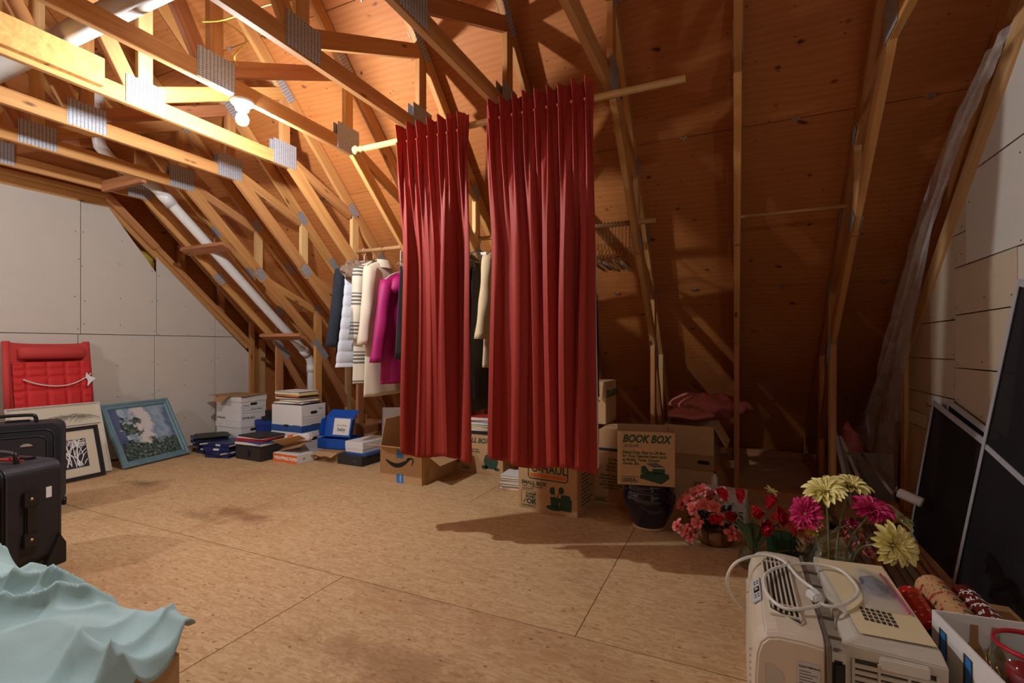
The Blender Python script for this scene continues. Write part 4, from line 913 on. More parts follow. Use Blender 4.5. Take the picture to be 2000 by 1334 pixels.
text('Heavy Duty, Easy to Lift Box\nfor Your Heaviest Items Such\nas Books, Tools, Canned\nGoods, Etc.', .0232, 'ink_green', t, FR(.028, .185), .025, .25, sx=.9); uhaul_badge(t, FR(.028, .018), .092)
drawing(t, FR(.13, .012), [[(0, .03), (.12, .0), (.165, .035), (.16, .06), (.14, .062), (.06, .075), (.0, .05)], [(.07, .055), (.14, .06), (.14, .09), (.07, .088)], [(.004, .06), (.06, .06), (.03, .105), (.008, .1)]]); drawing(t, FR(.13, .012), [[(.03, .118), (.09, .124), (.14, .1), (.075, .096)]], 'ink_grey')
# pink insulation rolls
t = thing('insulation_batt', 'folded pink insulation batt lying on the open carton', 'insulation')
ellip((-.30, 3.88, .59), (.17, .19, .04), 2, .03, 12, 34, 18).build('batt', 'insul_pink', t, smooth=True, weld=True)
t = thing('insulation_batt', 'heaped pink insulation batt against the dark roof behind the cartons', 'insulation')
ellip((-.20, 4.30, .61), (.31, .2, .09), 6, .055, 9, 40, 22).build('batt', 'insul_pink', t, smooth=True, weld=True)
# ================================================================ clothes on the rail
plain('wool_navy', srgb(30, 35, 46), .9, var=.15, nscale=150, bump=.1); plain('puffer', srgb(206, 210, 218), .6, var=.05); plain('wool_cream', srgb(222, 208, 184), .9, var=.05, nscale=120, bump=.05, sheen=.2)
plain('magenta', srgb(166, 14, 98), .6, var=.12, nscale=20); plain('fur', srgb(134, 112, 92), .95, var=.5, nscale=70, bump=1.); plain('fur_dark', srgb(92, 76, 66), .95, var=.5, nscale=70, bump=1.)
plain('dark_cloth', srgb(52, 46, 48), .85, var=.2, nscale=40); plain('beige_cloth', srgb(214, 190, 148), .85); plain('brown_satin', srgb(60, 46, 44), .5); plain('navy_dress', srgb(34, 32, 60), .8); plain('wood_hanger', srgb(206, 148, 78), .35, coat=.3)
plain('clear_plastic', srgb(220, 222, 226), .15, trans=.8, alpha=.7); plain('wire', srgb(70, 78, 68), .4, .7); plain('hanger_pale', srgb(196, 190, 178), .5)
def m_plaid():
    t = NT('plaid'); o = t.obj(); sp = t.n('SeparateXYZ', Vector=o)
    def bands(c, per, sub):
        f = t.math('FRACT', t.math('MULTIPLY', c, 1/per)); a = t.math('LESS_THAN', f, .42); g = t.math('FRACT', t.math('MULTIPLY', f, sub)); return t.math('MULTIPLY', a, t.math('LESS_THAN', g, .55))
    h = bands(sp.outputs[2], .24, 8.); v = bands(sp.outputs[1], .42, 7.)
    c = t.mix(t.math('MULTIPLY', v, .6), srgb(222, 212, 190), srgb(66, 66, 74)); c = t.mix(t.math('MULTIPLY', h, .85), c, srgb(50, 52, 60))
    t.P(Base__Color=c, Roughness=.9); MATS['plaid'] = t.m
m_plaid()
def loft(rings, n=28, cap=True):
    mb = MB(); m = len(rings)
    for c, rx, ry, ph in rings:
        for j in range(n):
            a = 2*PI*j/n; k = 1+ph*math.sin(a*5+c[2]*7); mb.v.append((c[0]+rx*math.cos(a)*k, c[1]+ry*math.sin(a)*(1+ph*.15*math.sin(a*7)), c[2]))
    for i in range(m-1):
        for j in range(n): mb.f.append((i*n+j, i*n+(j+1) % n, (i+1)*n+(j+1) % n, (i+1)*n+j)); mb.mi.append(0)
    if cap: mb.f += [tuple(range(n)), tuple((m-1)*n+j for j in reversed(range(n)))]; mb.mi += [0, 0]
    return mb
def coat(name, label, x, mat, hem, sleeve=None, quilt=0, thick=.045, wide=.24, collar=None, yaw=0., zs=1.80, cat='coat', hood=False, spread=.135):
    t = thing(name, label, cat, (x, CY, 0), yaw)
    prof = [(0, .05, .03), (.02, .09, .035), (.045, .16, .04), (.075, .205, .044), (.12, .22, thick)]
    rings = [((0, 0, zs+.03-d), tx, w, .0) for d, w, tx in prof]
    z0 = zs+.03-.12; N = 30 if not quilt else 110
    for i in range(1, N+1):
        s = i/N; z = z0-(z0-hem)*s; q = thick*(1+.25*s)
        if quilt: q = thick*(.78+.28*abs(math.sin(PI*(z0-z)/quilt))**.5)
        rings.append(((.006*math.sin(s*4), .01*s, z), q, (.22+(wide-.22)*s)*((.98+.022*abs(math.sin(PI*(z0-z)/quilt))**.5) if quilt else 1), .16*s if not quilt else .03))
    o = loft(rings, 36).build('body', mat, t, smooth=True)
    if sleeve:
        for sd in (-1, 1):
            zz = zs-.06; rs = []
            for i in range(16):
                s = i/15; rs.append(((.012*math.sin(s*3.)+.01, sd*(.17+spread*s**.8), zz-sleeve*s+.015), .046-.006*s+.004*math.sin(s*14), .066-.012*s, .05))
            loft(rs, 20).build('sleeve', mat, t, smooth=True)
    if collar:
        cm, big = collar
        if big: ellip((0.035, -.13, zs-.075), (.075, .17, .085), 5, .035, 26, 44, 26).build('fur_collar', cm, t, smooth=True, weld=True)
        else:
            MB().grid(lambda u, v: ((.05+.02*v)*math.cos(2*PI*u), (.075+.03*v)*math.sin(2*PI*u), zs+.035-.07*v), 24, 5).build('collar', cm, t, smooth=True)
    if hood:
        ellip((.05, -.02, zs-.09), (.075, .16, .09), 8, .02, 14, 32, 18).build('hood', mat, t, smooth=True, weld=True)
    return t
def hanger(label, x, mat, kind='wood', zs=1.80, yaw=0.):
    t = thing('coat_hanger', label, 'hanger', (x, CY, 0), yaw, 'hangers on the clothes rail')
    hk = [(0, 0, zs+.04), (0, 0, CZ-.045), (0, .012, CZ-.03), (0, .021, CZ-.004), (0, .016, CZ+.016), (0, 0, CZ+.0225), (0, -.016, CZ+.014), (0, -.02, CZ)]
    MB().tube(bez(hk, 4), .0022 if kind != 'plastic' else .0032, 8).build('hook', 'steel' if kind == 'wood' else mat, t, smooth=True)
    pts = bez([(0, -.215, zs-.055), (0, -.12, zs+.005), (0, 0, zs+.042), (0, .12, zs+.005), (0, .215, zs-.055)], 6)
    MB().tube(pts, [.008+.006*abs(2*i/(len(pts)-1)-1) for i in range(len(pts))] if kind == 'wood' else .005, 10).build('shoulder_bar', mat, t, smooth=True)
    if kind != 'wood': MB().tube([(0, -.21, zs-.055), (0, .21, zs-.055)], .004, 8).build('lower_bar', mat, t, smooth=True)
    return t
coat('wool_coat', 'dark navy wool coat, first garment on the rail', -3.04, 'wool_navy', .98, .66, yaw=.05)
hanger('varnished wooden hanger holding the navy coat', -3.04, 'wood_hanger', zs=1.785)
coat('puffer_vest', 'white quilted puffer vest with a brown fur collar', -2.935, 'puffer', .93, None, quilt=.093, thick=.055, wide=.34, collar=('fur', True), cat='vest')
hanger('white plastic hanger of the puffer vest', -2.935, 'white_plastic', 'plastic')
coat('plaid_coat', 'cream and black plaid coat between the vest and cream coat', -2.835, 'plaid', .79, .60, yaw=-.04, spread=.06)
hanger('steel hanger of the plaid coat', -2.835, 'steel', 'wire')
coat('cream_coat', 'plain cream wool coat beside the plaid coat', -2.73, 'wool_cream', .69, .64, spread=.10, collar=('wool_cream', False), yaw=.03)
hanger('dark steel hanger of the cream coat', -2.73, 'wire', 'wire')
coat('rain_jacket', 'magenta hooded jacket beside the left red curtain', -2.545, 'magenta', .80, .66, thick=.05, hood=True, zs=1.68, yaw=-.05)
hanger('white plastic hanger of the magenta jacket', -2.545, 'white_plastic', 'plastic', zs=1.68)
def skirt(label, x, mat, z0, z1, w=.2, yaw=0., cat='skirt'):
    t = thing('hanging_skirt', label, cat, (x, CY, 0), yaw)
    rs = [((0, 0, z0-(z0-z1)*i/10), .02+.02*i/10, w*(.8+.35*i/10), .25) for i in range(11)]
    loft(rs, 40).build('cloth', mat, t, smooth=True)
    for y in (-w*.7, w*.7): MB().box(-.012, .012, y-.012, y+.012, z0-.03, z0+.03).build('clip', 'clear_plastic', t, bevel=.004)
    return t
skirt('dark grey pleated skirt hanging behind the magenta jacket', -2.42, 'dark_cloth', 1.74, 1.0); hanger('clear plastic hanger of the grey skirt', -2.42, 'clear_plastic', 'plastic', 1.80)
skirt('cream skirt hanging low behind the left curtain', -2.32, 'wool_cream', 1.72, .72); hanger('second clear plastic hanger, beside the left curtain edge', -2.32, 'clear_plastic', 'plastic', 1.80)
skirt('second dark skirt at the left curtain edge', -2.24, 'dark_cloth', 1.74, 1.1); hanger('wooden hanger of the second dark skirt', -2.24, 'wood_hanger', 'wood', 1.80)
coat('down_coat', 'dark brown coat with a fur collar in the curtain gap', -1.90, 'brown_satin', .93, .60, collar=('fur_dark', True)); hanger('dark hanger of the brown coat', -1.90, 'wire', 'wire')
skirt('long dark trousers hanging low in the curtain gap', -1.79, 'dark_cloth', 1.7, .62, .15, cat='trousers'); hanger('steel hanger of the long dark trousers', -1.79, 'steel', 'wire')
coat('beige_coat', 'beige coat whose edge shows in the curtain gap', -1.63, 'beige_cloth', .95, .6); hanger('steel hanger of the beige coat', -1.63, 'steel', 'wire')
skirt('long navy dress showing past the right curtain', -.93, 'navy_dress', 1.72, .74, .24, cat='dress'); hanger('steel hanger of the navy dress', -.93, 'steel', 'wire')
o = solid(MB().grid(lambda u, v: (-.89+.03*math.sin(v*6)*u, 3.12+.05*u, .80-.2*v*(1-.3*u)), 6, 8).build('aqua_scarf', 'aqua_cloth', smooth=True), .004); tag(o, 'scrap of pale aqua cloth below the navy dress', 'cloth')
# small white tag on the truss in the gap; empty wire hangers at the right end of the rail
o = MB().box(0, .05, -.001, .001, 0, .022).build('paper_tag', 'paper', loc=(-1.77, 3.27, 1.80)); tag(o, 'small white paper tag below the rail in the curtain gap', 'tag')
hl = ['first', 'second', 'third', 'fourth', 'fifth', 'sixth', 'seventh', 'eighth', 'ninth', 'tenth']
for i in range(10):
    x = -.86+i*.024; rr2 = random.Random(i); z0 = 1.78+rr2.uniform(-.01, .01)
    t = thing('wire_hanger', hl[i]+' empty dark wire hanger from the right curtain', 'hanger', (x, CY, 0), rr2.uniform(-.05, .05), 'empty wire hangers at the rail end')
    hk = [(0, 0, z0), (0, 0, CZ-.045), (0, .013, CZ-.03), (0, .021, CZ-.004), (0, .016, CZ+.016), (0, 0, CZ+.0222), (0, -.016, CZ+.014), (0, -.02, CZ)]
    MB().tube(bez(hk, 3), .0017, 6).build('hook', 'wire', t, smooth=True)
    MB().tube([(0, -.2, z0-.13), (0, 0, z0), (0, .2, z0-.13)], .0017, 6).build('shoulders', 'wire', t); MB().tube([(0, -.2, z0-.13), (0, .2, z0-.13)], .0022 if i % 2 else .009, 8).build('lower_bar', 'wire' if i % 2 else 'hanger_pale', t, smooth=True)
# ================================================================ flowers, air conditioner and clutter at the right
plain('leaf', srgb(74, 96, 62), .6, var=.25, nscale=20); plain('leaf_dark', srgb(36, 58, 40), .6, var=.25, nscale=20); plain('stem', srgb(122, 128, 84), .6)
plain('azalea', srgb(238, 122, 112), .6, var=.25, nscale=26); plain('azalea_pale', srgb(240, 190, 182), .6, var=.2); plain('tulip', srgb(212, 36, 58), .5, var=.3, nscale=18); plain('petal_yellow', srgb(240, 230, 150), .6, var=.1, nscale=20)
plain('petal_pink', srgb(196, 32, 100), .6, var=.2, nscale=20); plain('mum_pink', srgb(206, 120, 112), .7, var=.25); plain('mum_gold', srgb(226, 176, 30), .7, var=.2); plain('disc', srgb(170, 140, 50), .8); plain('petal_cream', srgb(222, 226, 170), .6, var=.15)
plain('basket_wood', srgb(140, 96, 58), .7, var=.3, nscale=10); plain('green_card', srgb(46, 92, 62), .6); plain('rim_wire', srgb(60, 44, 34), .5)
glass = NT('clear_glass'); _tr = glass.n('BsdfTransparent', Color=(.86, .9, .88, 1)); _gl = glass.n('BsdfGlossy', Color=(1, 1, 1, 1), Roughness=.04); _fr = glass.n('LayerWeight', Blend=.5)
_mx = glass.n('MixShader', i0=glass.math('ADD', glass.math('MULTIPLY', glass.math('POWER', _fr.outputs['Facing'], 3.), .45), .04), i1=_tr.outputs[0], i2=_gl.outputs[0]); glass.t.links.new(_mx.outputs[0], glass.t.nodes['Material Output'].inputs[0]); MATS['glass'] = glass.m
def petal_mesh(name, L, Wd, mat, cup=.3, droop=.0, tip=.55, ruffle=0.):
    def f(u, v):
        w = Wd*(math.sin(PI*min(1, v*.94+.05))**tip)*(.35+.65*v**.6); x = (u-.5)*w
        return (x, L*v, cup*L*(abs(2*u-1)**2)*.35*w/Wd+L*(.25*math.sin(v*1.6)-droop*v*v)+ruffle*math.sin(u*9+v*7))
    me = MB().grid(f, 4, 6).mesh(name, mat, smooth=True); return me
PETALS = {}
def pm(key, *a, **k):
    if key not in PETALS: PETALS[key] = petal_mesh('petal', *a, **k)
    return PETALS[key]
def put(me, name, parent, mw):
    o = bpy.data.objects.new(name, me); link(o, parent); o.matrix_local = mw; return o
def ring(me, parent, n, tilt, r0, z, rr, sc=1., jit=.12, name='petal'):
    for i in range(n):
        a = 2*PI*i/n+rr.uniform(-jit, jit); s = sc*rr.uniform(.88, 1.1)
        put(me, name, parent, Matrix.Rotation(a, 4, 'Z') @ Matrix.Translation((0, r0, z)) @ Matrix.Rotation(tilt+rr.uniform(-.15, .15), 4, 'X') @ Matrix.Scale(s, 4))
def aim(p, d):
    """matrix at p whose local z looks along d"""
    return Matrix.Translation(p) @ Vector(d).to_track_quat('Z', 'Y').to_matrix().to_4x4()
def gerbera(label, head, d, base, mat, size, seed, n=20, stem='stem', bend=None):
    t = thing('gerbera', label, 'flower', base, group='tall artificial gerberas'); rr = random.Random(seed)
    h = Vector(head)-Vector(base); hd = bpy.data.objects.new('flower_head', MB().lathe([(.0005, .012), (size*.16, .008), (size*.2, 0), (size*.1, -.014), (.004, -.02)], 14).mesh('disc', 'disc', True)); link(hd, t); hd.matrix_local = aim(h, d)
    me = pm((mat, 'g', size), size, size*.42, mat, .5, .25, .45)
    ring(me, hd, n, .1, size*.12, .0, rr); ring(me, hd, n-3, .42, size*.1, .004, rr, .8); ring(me, hd, 11, .8, size*.07, .006, rr, .45)
    b = bend or h*.55
    MB().tube(bez([(0, 0, 0), tuple(b), tuple(h-Vector(d).normalized()*.015)], 8), .0042, 8).build('stem', stem, t, smooth=True)
    return t
GB = Vector((.36, 2.36, .03))
# ribbed glass jar holding the gerberas, and a dark basket of mums
t = thing('glass_jar', 'ribbed clear glass jar holding the tall gerberas behind the air conditioner', 'vase', (GB.x, GB.y, 0))
pr = [(.001, 0), (.085, 0), (.09, .01)]+[(.092+.004*math.sin(i*1.57), .02+i*.012) for i in range(20)]+[(.08, .275), (.07, .29), (.075, .31), (.071, .31), (.066, .29), (.076, .27), (.084, .24), (.084, .03), (.001, .012)]
MB().lathe(pr, 32).build('jar', 'glass', t, smooth=True)
for lab, u, v, y, d, m, s, sd, off in [('magenta gerbera at the left of the gerbera bunch', 1574, 1003, 2.30, (-.55, -.75, .25), 'petal_pink', .062, 1, (-.02, .0)), ('pale yellow gerbera highest on the left of the bunch', 1612, 962, 2.36, (-.25, -.45, .85), 'petal_yellow', .075, 2, (.0, .02)), ('pale yellow gerbera highest on the right of the bunch', 1660, 952, 2.42, (.15, -.25, .95), 'petal_yellow', .07, 3, (.01, .0)), ('magenta gerbera at the right of the bunch', 1703, 998, 2.30, (.1, -.45, .85), 'petal_pink', .068, 4, (.03, .01)), ('greenish cream gerbera behind the right magenta one', 1752, 1015, 2.42, (.6, .05, .6), 'petal_cream', .062, 5, (.03, .03)), ('large pale yellow gerbera drooping lowest at the right', 1744, 1064, 2.2, (.3, -.85, .35), 'petal_yellow', .074, 6, (.03, -.03))]:
    hd = onY(u, v, y); base = GB+Vector((off[0], off[1], 0)); h = hd-base
    gerbera(lab, hd, d, base, m, s, sd, bend=(Vector((h.x*.3, h.y*.3, h.z*.62)) if sd != 6 else Vector((h.x*.35, h.y*.2, .26))))
t = thing('mum_basket', 'dark metal basket of small pink and golden mums', 'flower basket', (.285, 2.62, 0))
MB().lathe([(.001, 0), (.08, 0), (.1, .09), (.104, .1), (.1, .104), (.092, .098), (.075, .012), (.001, .01)], 28).build('basket', 'black_card', t, smooth=True); MB().tube([(.104*math.cos(a*.25), .104*math.sin(a*.25), .102) for a in range(25)], .004, 6, closed=True).build('rim', 'brass', t, smooth=True)
MB().tube(bez([(-.08, -.07, .1), (-.075, -.1, .08), (-.04, -.11, .05), (.0, -.11, .08)], 5), .0035, 6).build('wire_handle', 'brass', t, smooth=True)
rr = random.Random(3); lm = pm('mleaf', .05, .02, 'leaf_dark', .3, .1)
for i in range(26): a = rr.random()*6.28; put(lm, 'leaf', t, Matrix.Translation((.05*math.cos(a), .05*math.sin(a), .1+rr.random()*.05)) @ Matrix.Rotation(a, 4, 'Z') @ Matrix.Rotation(rr.uniform(.1, 1.2), 4, 'X'))
def mum(parent, p, d, m, s, seed):
    rr = random.Random(seed); o = bpy.data.objects.new('blossom', MB().lathe([(.0004, s*.35), (s*.3, s*.25), (s*.35, 0), (.0004, -s*.2)], 10).mesh('blossom', m, True)); link(o, parent); o.matrix_local = aim(p, d)
    me = pm((m, 'mum', s), s, s*.42, m, .4, -.1); ring(me, o, 12, .5, s*.1, 0, rr); ring(me, o, 9, 1.0, s*.08, .002, rr, .75)
    return o
for i, (u, v, y, m, s) in enumerate([(1556, 1028, 2.6, 'mum_pink', .03), (1582, 1040, 2.52, 'mum_gold', .036), (1592, 1025, 2.66, 'mum_pink', .034), (1578, 1055, 2.56, 'mum_pink', .028), (1645, 1025, 2.66, 'mum_pink', .034), (1660, 1022, 2.6, 'petal_pink', .028), (1640, 1045, 2.66, 'mum_pink', .036), (1668, 1030, 2.7, 'mum_pink', .034), (1655, 1068, 2.6, 'mum_pink', .036), (1680, 1062, 2.62, 'mum_pink', .036), (1688, 1080, 2.6, 'mum_pink', .034), (1650, 1090, 2.5, 'azalea_pale', .03), (1620, 1030, 2.72, 'leaf_dark', .03)]):
    p = onY(u, v, y)-Vector((.285, 2.62, 0)); mum(t, p, (p.x*2, -.6, .5), m, s, i); MB().tube(bez([(0, 0, .08), (p.x*.5, p.y*.5, p.z*.6+.04), tuple(p)], 4), .002, 6).build('stem', 'stem', t, smooth=True)
# azaleas in a low basket
t = thing('azalea_basket', 'low wooden basket of artificial coral azaleas beside the blue pot', 'flower basket', (-.10, 2.96, 0))
MB().lathe([(.001, 0), (.085, 0), (.1, .03), (.105, .085), (.098, .085), (.09, .03), (.001, .012)], 28).build('basket', 'basket_wood', t, smooth=True)
for a in (-1.9, -1.2): MB().tube([(.107*math.cos(a), .107*math.sin(a), .09), (.105*math.cos(a), .105*math.sin(a), .04), (.088*math.cos(a+.1), .088*math.sin(a+.1), 0.003)], .003, 6).build('rim_wire', 'rim_wire', t, smooth=True)
lm2 = pm('aleaf', .045, .024, 'leaf_dark', .4, .1); rr = random.Random(12)
for i in range(90):
    a = rr.random()*6.28; r = .02+.11*rr.random(); z = .09+.13*rr.random()*(1.15-r*5)
    put(lm2, 'leaf', t, Matrix.Translation((r*math.cos(a), r*math.sin(a)*.8, z)) @ Matrix.Rotation(a-PI/2, 4, 'Z') @ Matrix.Rotation(rr.uniform(-.3, 1.1), 4, 'X'))
def azal(parent, p, d, s, seed):
    rr = random.Random(seed); o = bpy.data.objects.new('blossom', MB().lathe([(.0004, .006), (.004, 0), (.0004, -.006)], 8).mesh('blossom', 'azalea', True)); link(o, parent); o.matrix_local = aim(p, d)
    a_ = pm(('az', s), s, s*.85, 'azalea', .5, .2, .45, s*.06); b_ = pm(('azp', s), s, s*.85, 'azalea_pale', .5, .25, .45, s*.06)
    ring(a_, o, 6, .35, 0, 0, rr); ring(b_, o, 5, .1, 0, -.004, rr, 1.08) if seed % 2 else ring(a_, o, 5, .1, 0, -.004, rr, 1.08); ring(a_, o, 5, .9, 0, .003, rr, .65)
for i, (u, v, y) in enumerate([(1334, 985, 2.98), (1340, 976, 3.0), (1358, 965, 2.95), (1372, 958, 2.95), (1385, 968, 3.0), (1356, 995, 2.88), (1376, 986, 2.86), (1394, 990, 2.84), (1362, 1022, 2.84), (1325, 1028, 2.84), (1342, 1037, 2.82), (1350, 1048, 2.82), (1430, 1043, 2.80), (1412, 965, 2.95), (1402, 1012, 2.86), (1347, 978, 2.92)]):
    p = onY(u, v, y)-Vector((-.10, 2.96, 0)); azal(t, p, (p.x*4, -.8, .4+p.z), .040, i); MB().tube(bez([(p.x*.2, p.y*.2, .08), (p.x*.6, p.y*.6, max(.09, p.z*.8)), tuple(p)], 3), .002, 5).build('stem', 'leaf_dark', t, smooth=True)
# tulips in a clear vase
TV = Vector((.085, 2.70, 0))
t = thing('tulip_vase', 'round clear glass vase holding red tulips', 'vase', TV)
MB().lathe([(.001, 0), (.06, 0), (.072, .015), (.074, .04), (.066, .075), (.055, .1), (.06, .12), (.057, .12), (.05, .1), (.06, .075), (.067, .04), (.064, .02), (.001, .012)], 32).build('glass', 'glass', t, smooth=True)
tm = pm('tulip', .066, .056, 'tulip', .9, -.05, .5)
tl_ = ['leftmost', 'second', 'third', 'fourth', 'fifth', 'sixth', 'seventh', 'eighth', 'rightmost']
for i, (u, v, y, dd) in enumerate([(1408, 1012, 2.66, (-.5, -.7, .0)), (1416, 975, 2.80, (-.3, -.2, .9)), (1433, 1006, 2.62, (-.2, -.8, .1)), (1446, 978, 2.78, (.0, -.2, .9)), (1474, 993, 2.66, (.2, -.6, -.2)), (1500, 990, 2.76, (.3, -.1, .9)), (1490, 1026, 2.62, (.4, -.8, -.1)), (1512, 1010, 2.66, (.6, -.5, .3)), (1540, 1022, 2.70, (.8, -.3, -.4))]):
    base = TV+Vector((.01*math.cos(i*2.3), .01*math.sin(i*2.3), .016)); hd_ = onY(u, v, y); h = hd_-base
    o = thing('tulip', tl_[i]+' red tulip by its head, in the clear vase', 'flower', base, group='red tulips in the vase')
    hd = bpy.data.objects.new('flower_head', MB().lathe([(.0005, -.004), (.007, 0), (.0005, .01)], 8).mesh('cup', 'tulip', True)); link(hd, o); hd.matrix_local = aim(h, dd); r_ = random.Random(i)
    ring(tm, hd, 5, 1.2, .012, -.01, r_, 1.0); ring(tm, hd, 5, 1.0, .008, -.008, r_, .95); ring(tm, hd, 4, 1.35, .004, -.006, r_, .9)
    if i in (6, 7, 8): ring(tm, hd, 8, .6, .004, -.006, r_, .9)
    MB().tube(bez([(0, 0, 0), (h.x*.15, h.y*.15, .1), (h.x*.6, h.y*.6, max(h.z*.9, .13)), tuple(h-Vector(dd).normalized()*.012)], 6), .0035, 7).build('stem', 'stem', o, smooth=True)
    if i % 2 == 0:
        q = solid(MB().grid(lambda a, b: (h.x*.75*b+(a-.5)*.04*math.sin(PI*min(1, b*.95+.04)), h.y*.7*b-.01, .05+.16*math.sin(b*2.0)+.006*abs(2*a-1)), 4, 10).build('leaf', 'leaf', o, smooth=True), .001)
t = thing('yellow_lily', 'small yellow lily above the tulips', 'flower', TV+Vector((0, .03, .02))); hd_ = onY(1505, 962, 2.82)-TV-Vector((0, .03, .02))
ym = pm('lily', .04, .018, 'petal_yellow', .3, .3); r_ = random.Random(5); hd = bpy.data.objects.new('flower_head', MB().lathe([(.0005, -.004), (.004, 0), (.0005, .01)], 8).mesh('cup', 'petal_yellow', True)); link(hd, t); hd.matrix_local = aim(hd_, (.2, -.3, .9)); ring(ym, hd, 6, .4, 0, 0, r_)
MB().tube(bez([(0, 0, 0), (hd_.x*.4, 0, .15), tuple(hd_)], 5), .003, 6).build('stem', 'stem', t, smooth=True)
o = MB().box(0, .13, 0, .02, 0, .15).build('green_board', 'green_card', loc=(.15, 2.83, 0), rot=(-.12, 0, -.1), bevel=.002); tag(o, 'plain green card box standing behind the tulip vase', 'box')
o = carton('white_carton', 'white box lying behind the azaleas and tulips', (-.20, 3.18, 0), -.1, .26, .16, .22, 'box_white', seam=False)
t = thing('dropper_bottle', 'small bottle with a red cap and white label by the post', 'bottle', (-.13, 3.62, 0)); MB().lathe([(.001, 0), (.022, 0), (.024, .01), (.024, .2), (.012, .22), (.012, .23)], 16).build('bottle', 'box_white', t, smooth=True); MB().lathe([(.013, .225), (.013, .30), (.001, .3)], 14).build('cap', 'paper_red', t, smooth=True)
t = thing('drinking_glass', 'tall clear glass standing by the knee post behind the gerberas', 'glass', (.56, 3.75, 0)); MB().lathe([(.001, 0), (.03, 0), (.05, .22), (.047, .22), (.028, .01), (.001, .008)], 24).build('glass', 'glass', t, smooth=True)
# ---------------------------------------------------------------- air conditioner
plain('ac_beige', srgb(214, 202, 180), .4, var=.05, nscale=6); plain('ac_yellow', srgb(226, 211, 170), .5, var=.06, nscale=5); plain('ac_grey', srgb(196, 192, 176), .5, var=.06); plain('ac_dark', srgb(60, 56, 52), .6); plain('ac_white', srgb(214, 214, 204), .45); plain('ac_rail', srgb(120, 112, 100), .45, .3); plain('display', srgb(20, 20, 24), .15); plain('panel_grey', srgb(196, 198, 196), .4)
AC = thing('air_conditioner', 'yellowed window air conditioner with a coiled white cord on top', 'air conditioner', (0, 0, 0))
prof = [(.207, 0), (.207, .362), (.16, .367), (.1, .367), (.072, .36), (.055, .342), (.046, .31), (.042, .25), (.040, .0)]
y0, y1 = 1.425, 1.985
def bez_fn():
    mb = MB(); ys = [(y0, .55, -.02), (y0+.012, .85, -.006), (y0+.04, 1, 0), (y1-.04, 1, 0), (y1-.012, .85, -.006), (y1, .55, -.02)]
    k = len(prof)
    for y, s, dz in ys:
        for i, (x, z) in enumerate(prof): mb.v.append((.207-(.207-x)*(1-.12*(1-s)), y, max(0, z+(dz if z > .2 else 0))))
    for j in range(len(ys)-1):
        for i in range(k): q = (i+1) % k; mb.f.append((j*k+i, j*k+q, (j+1)*k+q, (j+1)*k+i)); mb.mi.append(0)
    mb.f += [tuple(range(k)), tuple(reversed(range((len(ys)-1)*k, len(ys)*k)))]; mb.mi += [0, 0]; return mb
fb = bez_fn().build('front_bezel', 'ac_beige', AC, bevel=.004)
gr = MB().prism([(.092, 1.53), (.155, 1.475), (.163, 1.49), (.163, 1.83), (.155, 1.9), (.1, 1.9), (.088, 1.85)], .3672, .3682).build('air_outlet', 'ac_dark', AC)  # flat dark plate stands in for the shade inside the outlet recess
for i in range(6):
    x = .098+i*.0125; MB().box(x-.0022, x+.0022, 1.535-i*.009, 1.895, .3682, .374).build('vane', 'ac_beige', gr)
for y in (1.50, 1.56, 1.86): MB().box(.088, .164, y-.002, y+.002, .3683, .3735).build('vane', 'ac_beige', gr)
MB().tube([(.090, 1.53, .368), (.157, 1.472, .368), (.166, 1.49, .368), (.166, 1.83, .368), (.157, 1.905, .368), (.098, 1.905, .368), (.085, 1.85, .368)], .003, 6, closed=True).build('outlet_rim', 'ac_beige', AC, smooth=True)
cpm = frame_mat((.0545, 1.56, .3455), (0, 1, 0), (.62, 0, .55)) if False else frame_mat((.056, 1.74, .3475), (0, -1, 0), (.78, 0, .62))
cp = MB().box(0, .15, -.008, .022, 0, .003).build('control_panel', 'panel_grey', AC, mw=cpm, bevel=.002)
MB().box(.06, .095, .0, .018, .003, .0038).build('display', 'display', cp); text('60', .014, 'ink_white', cp, frame_mat((.068, .004, .0042), (1, 0, 0), (0, 1, 0)))
for x, y in ((.025, .004), (.04, .004), (.025, .014), (.04, .014), (.11, .004), (.125, .004), (.11, .014), (.125, .014)): MB().box(x-.003, x+.003, y-.003, y+.003, .003, .0042).build('button', 'ink_grey', cp)
for i in range(14): MB().box(.0365, .046, y0+.06, y1-.06, .03+i*.018, .038+i*.018).build('front_louvre', 'ac_beige', AC, bevel=.002)
MB().prism([(.075, .02), (.115, .02), (.12, .2), (.112, .26), (.09, .275), (.075, .275)], .0005, .002, frame_mat((0, y0-.0, 0), (1, 0, 0), (0, 0, 1))).build('side_recess', 'ac_grey', AC)
lbm = frame_mat((.145, y0-.0008, .0), (1, 0, 0), (0, 0, 1)); lb = MB().box(0, .05, .02, .3, 0, .0008).build('label', 'panel_grey', AC, mw=lbm)
text('Quick Reference', .0068, 'ink', lb, Matrix.Translation((.003, .288, .001)), .01)
mb = MB()
for i in range(34): strip(mb, [(.004, .278-i*.0075), (.03+.014*abs(math.sin(i*1.7)), .278-i*.0075)], .0022, .001)
tag(mb.build('printed_lines', 'ink_grey', lb), kind='stuff')
MB().box(.208, .218, 1.41, 1.985, .0, .362).build('mounting_rail', 'ac_rail', AC, bevel=.002)
acc = MB().box(.218, .252, 1.44, 1.98, 0, .335).build('side_curtain', 'ac_white', AC)
for i in range(5): MB().box(.218, .252, 1.5+i*.1, 1.506+i*.1, .335, .341).build('pleat', 'ac_rail', acc)
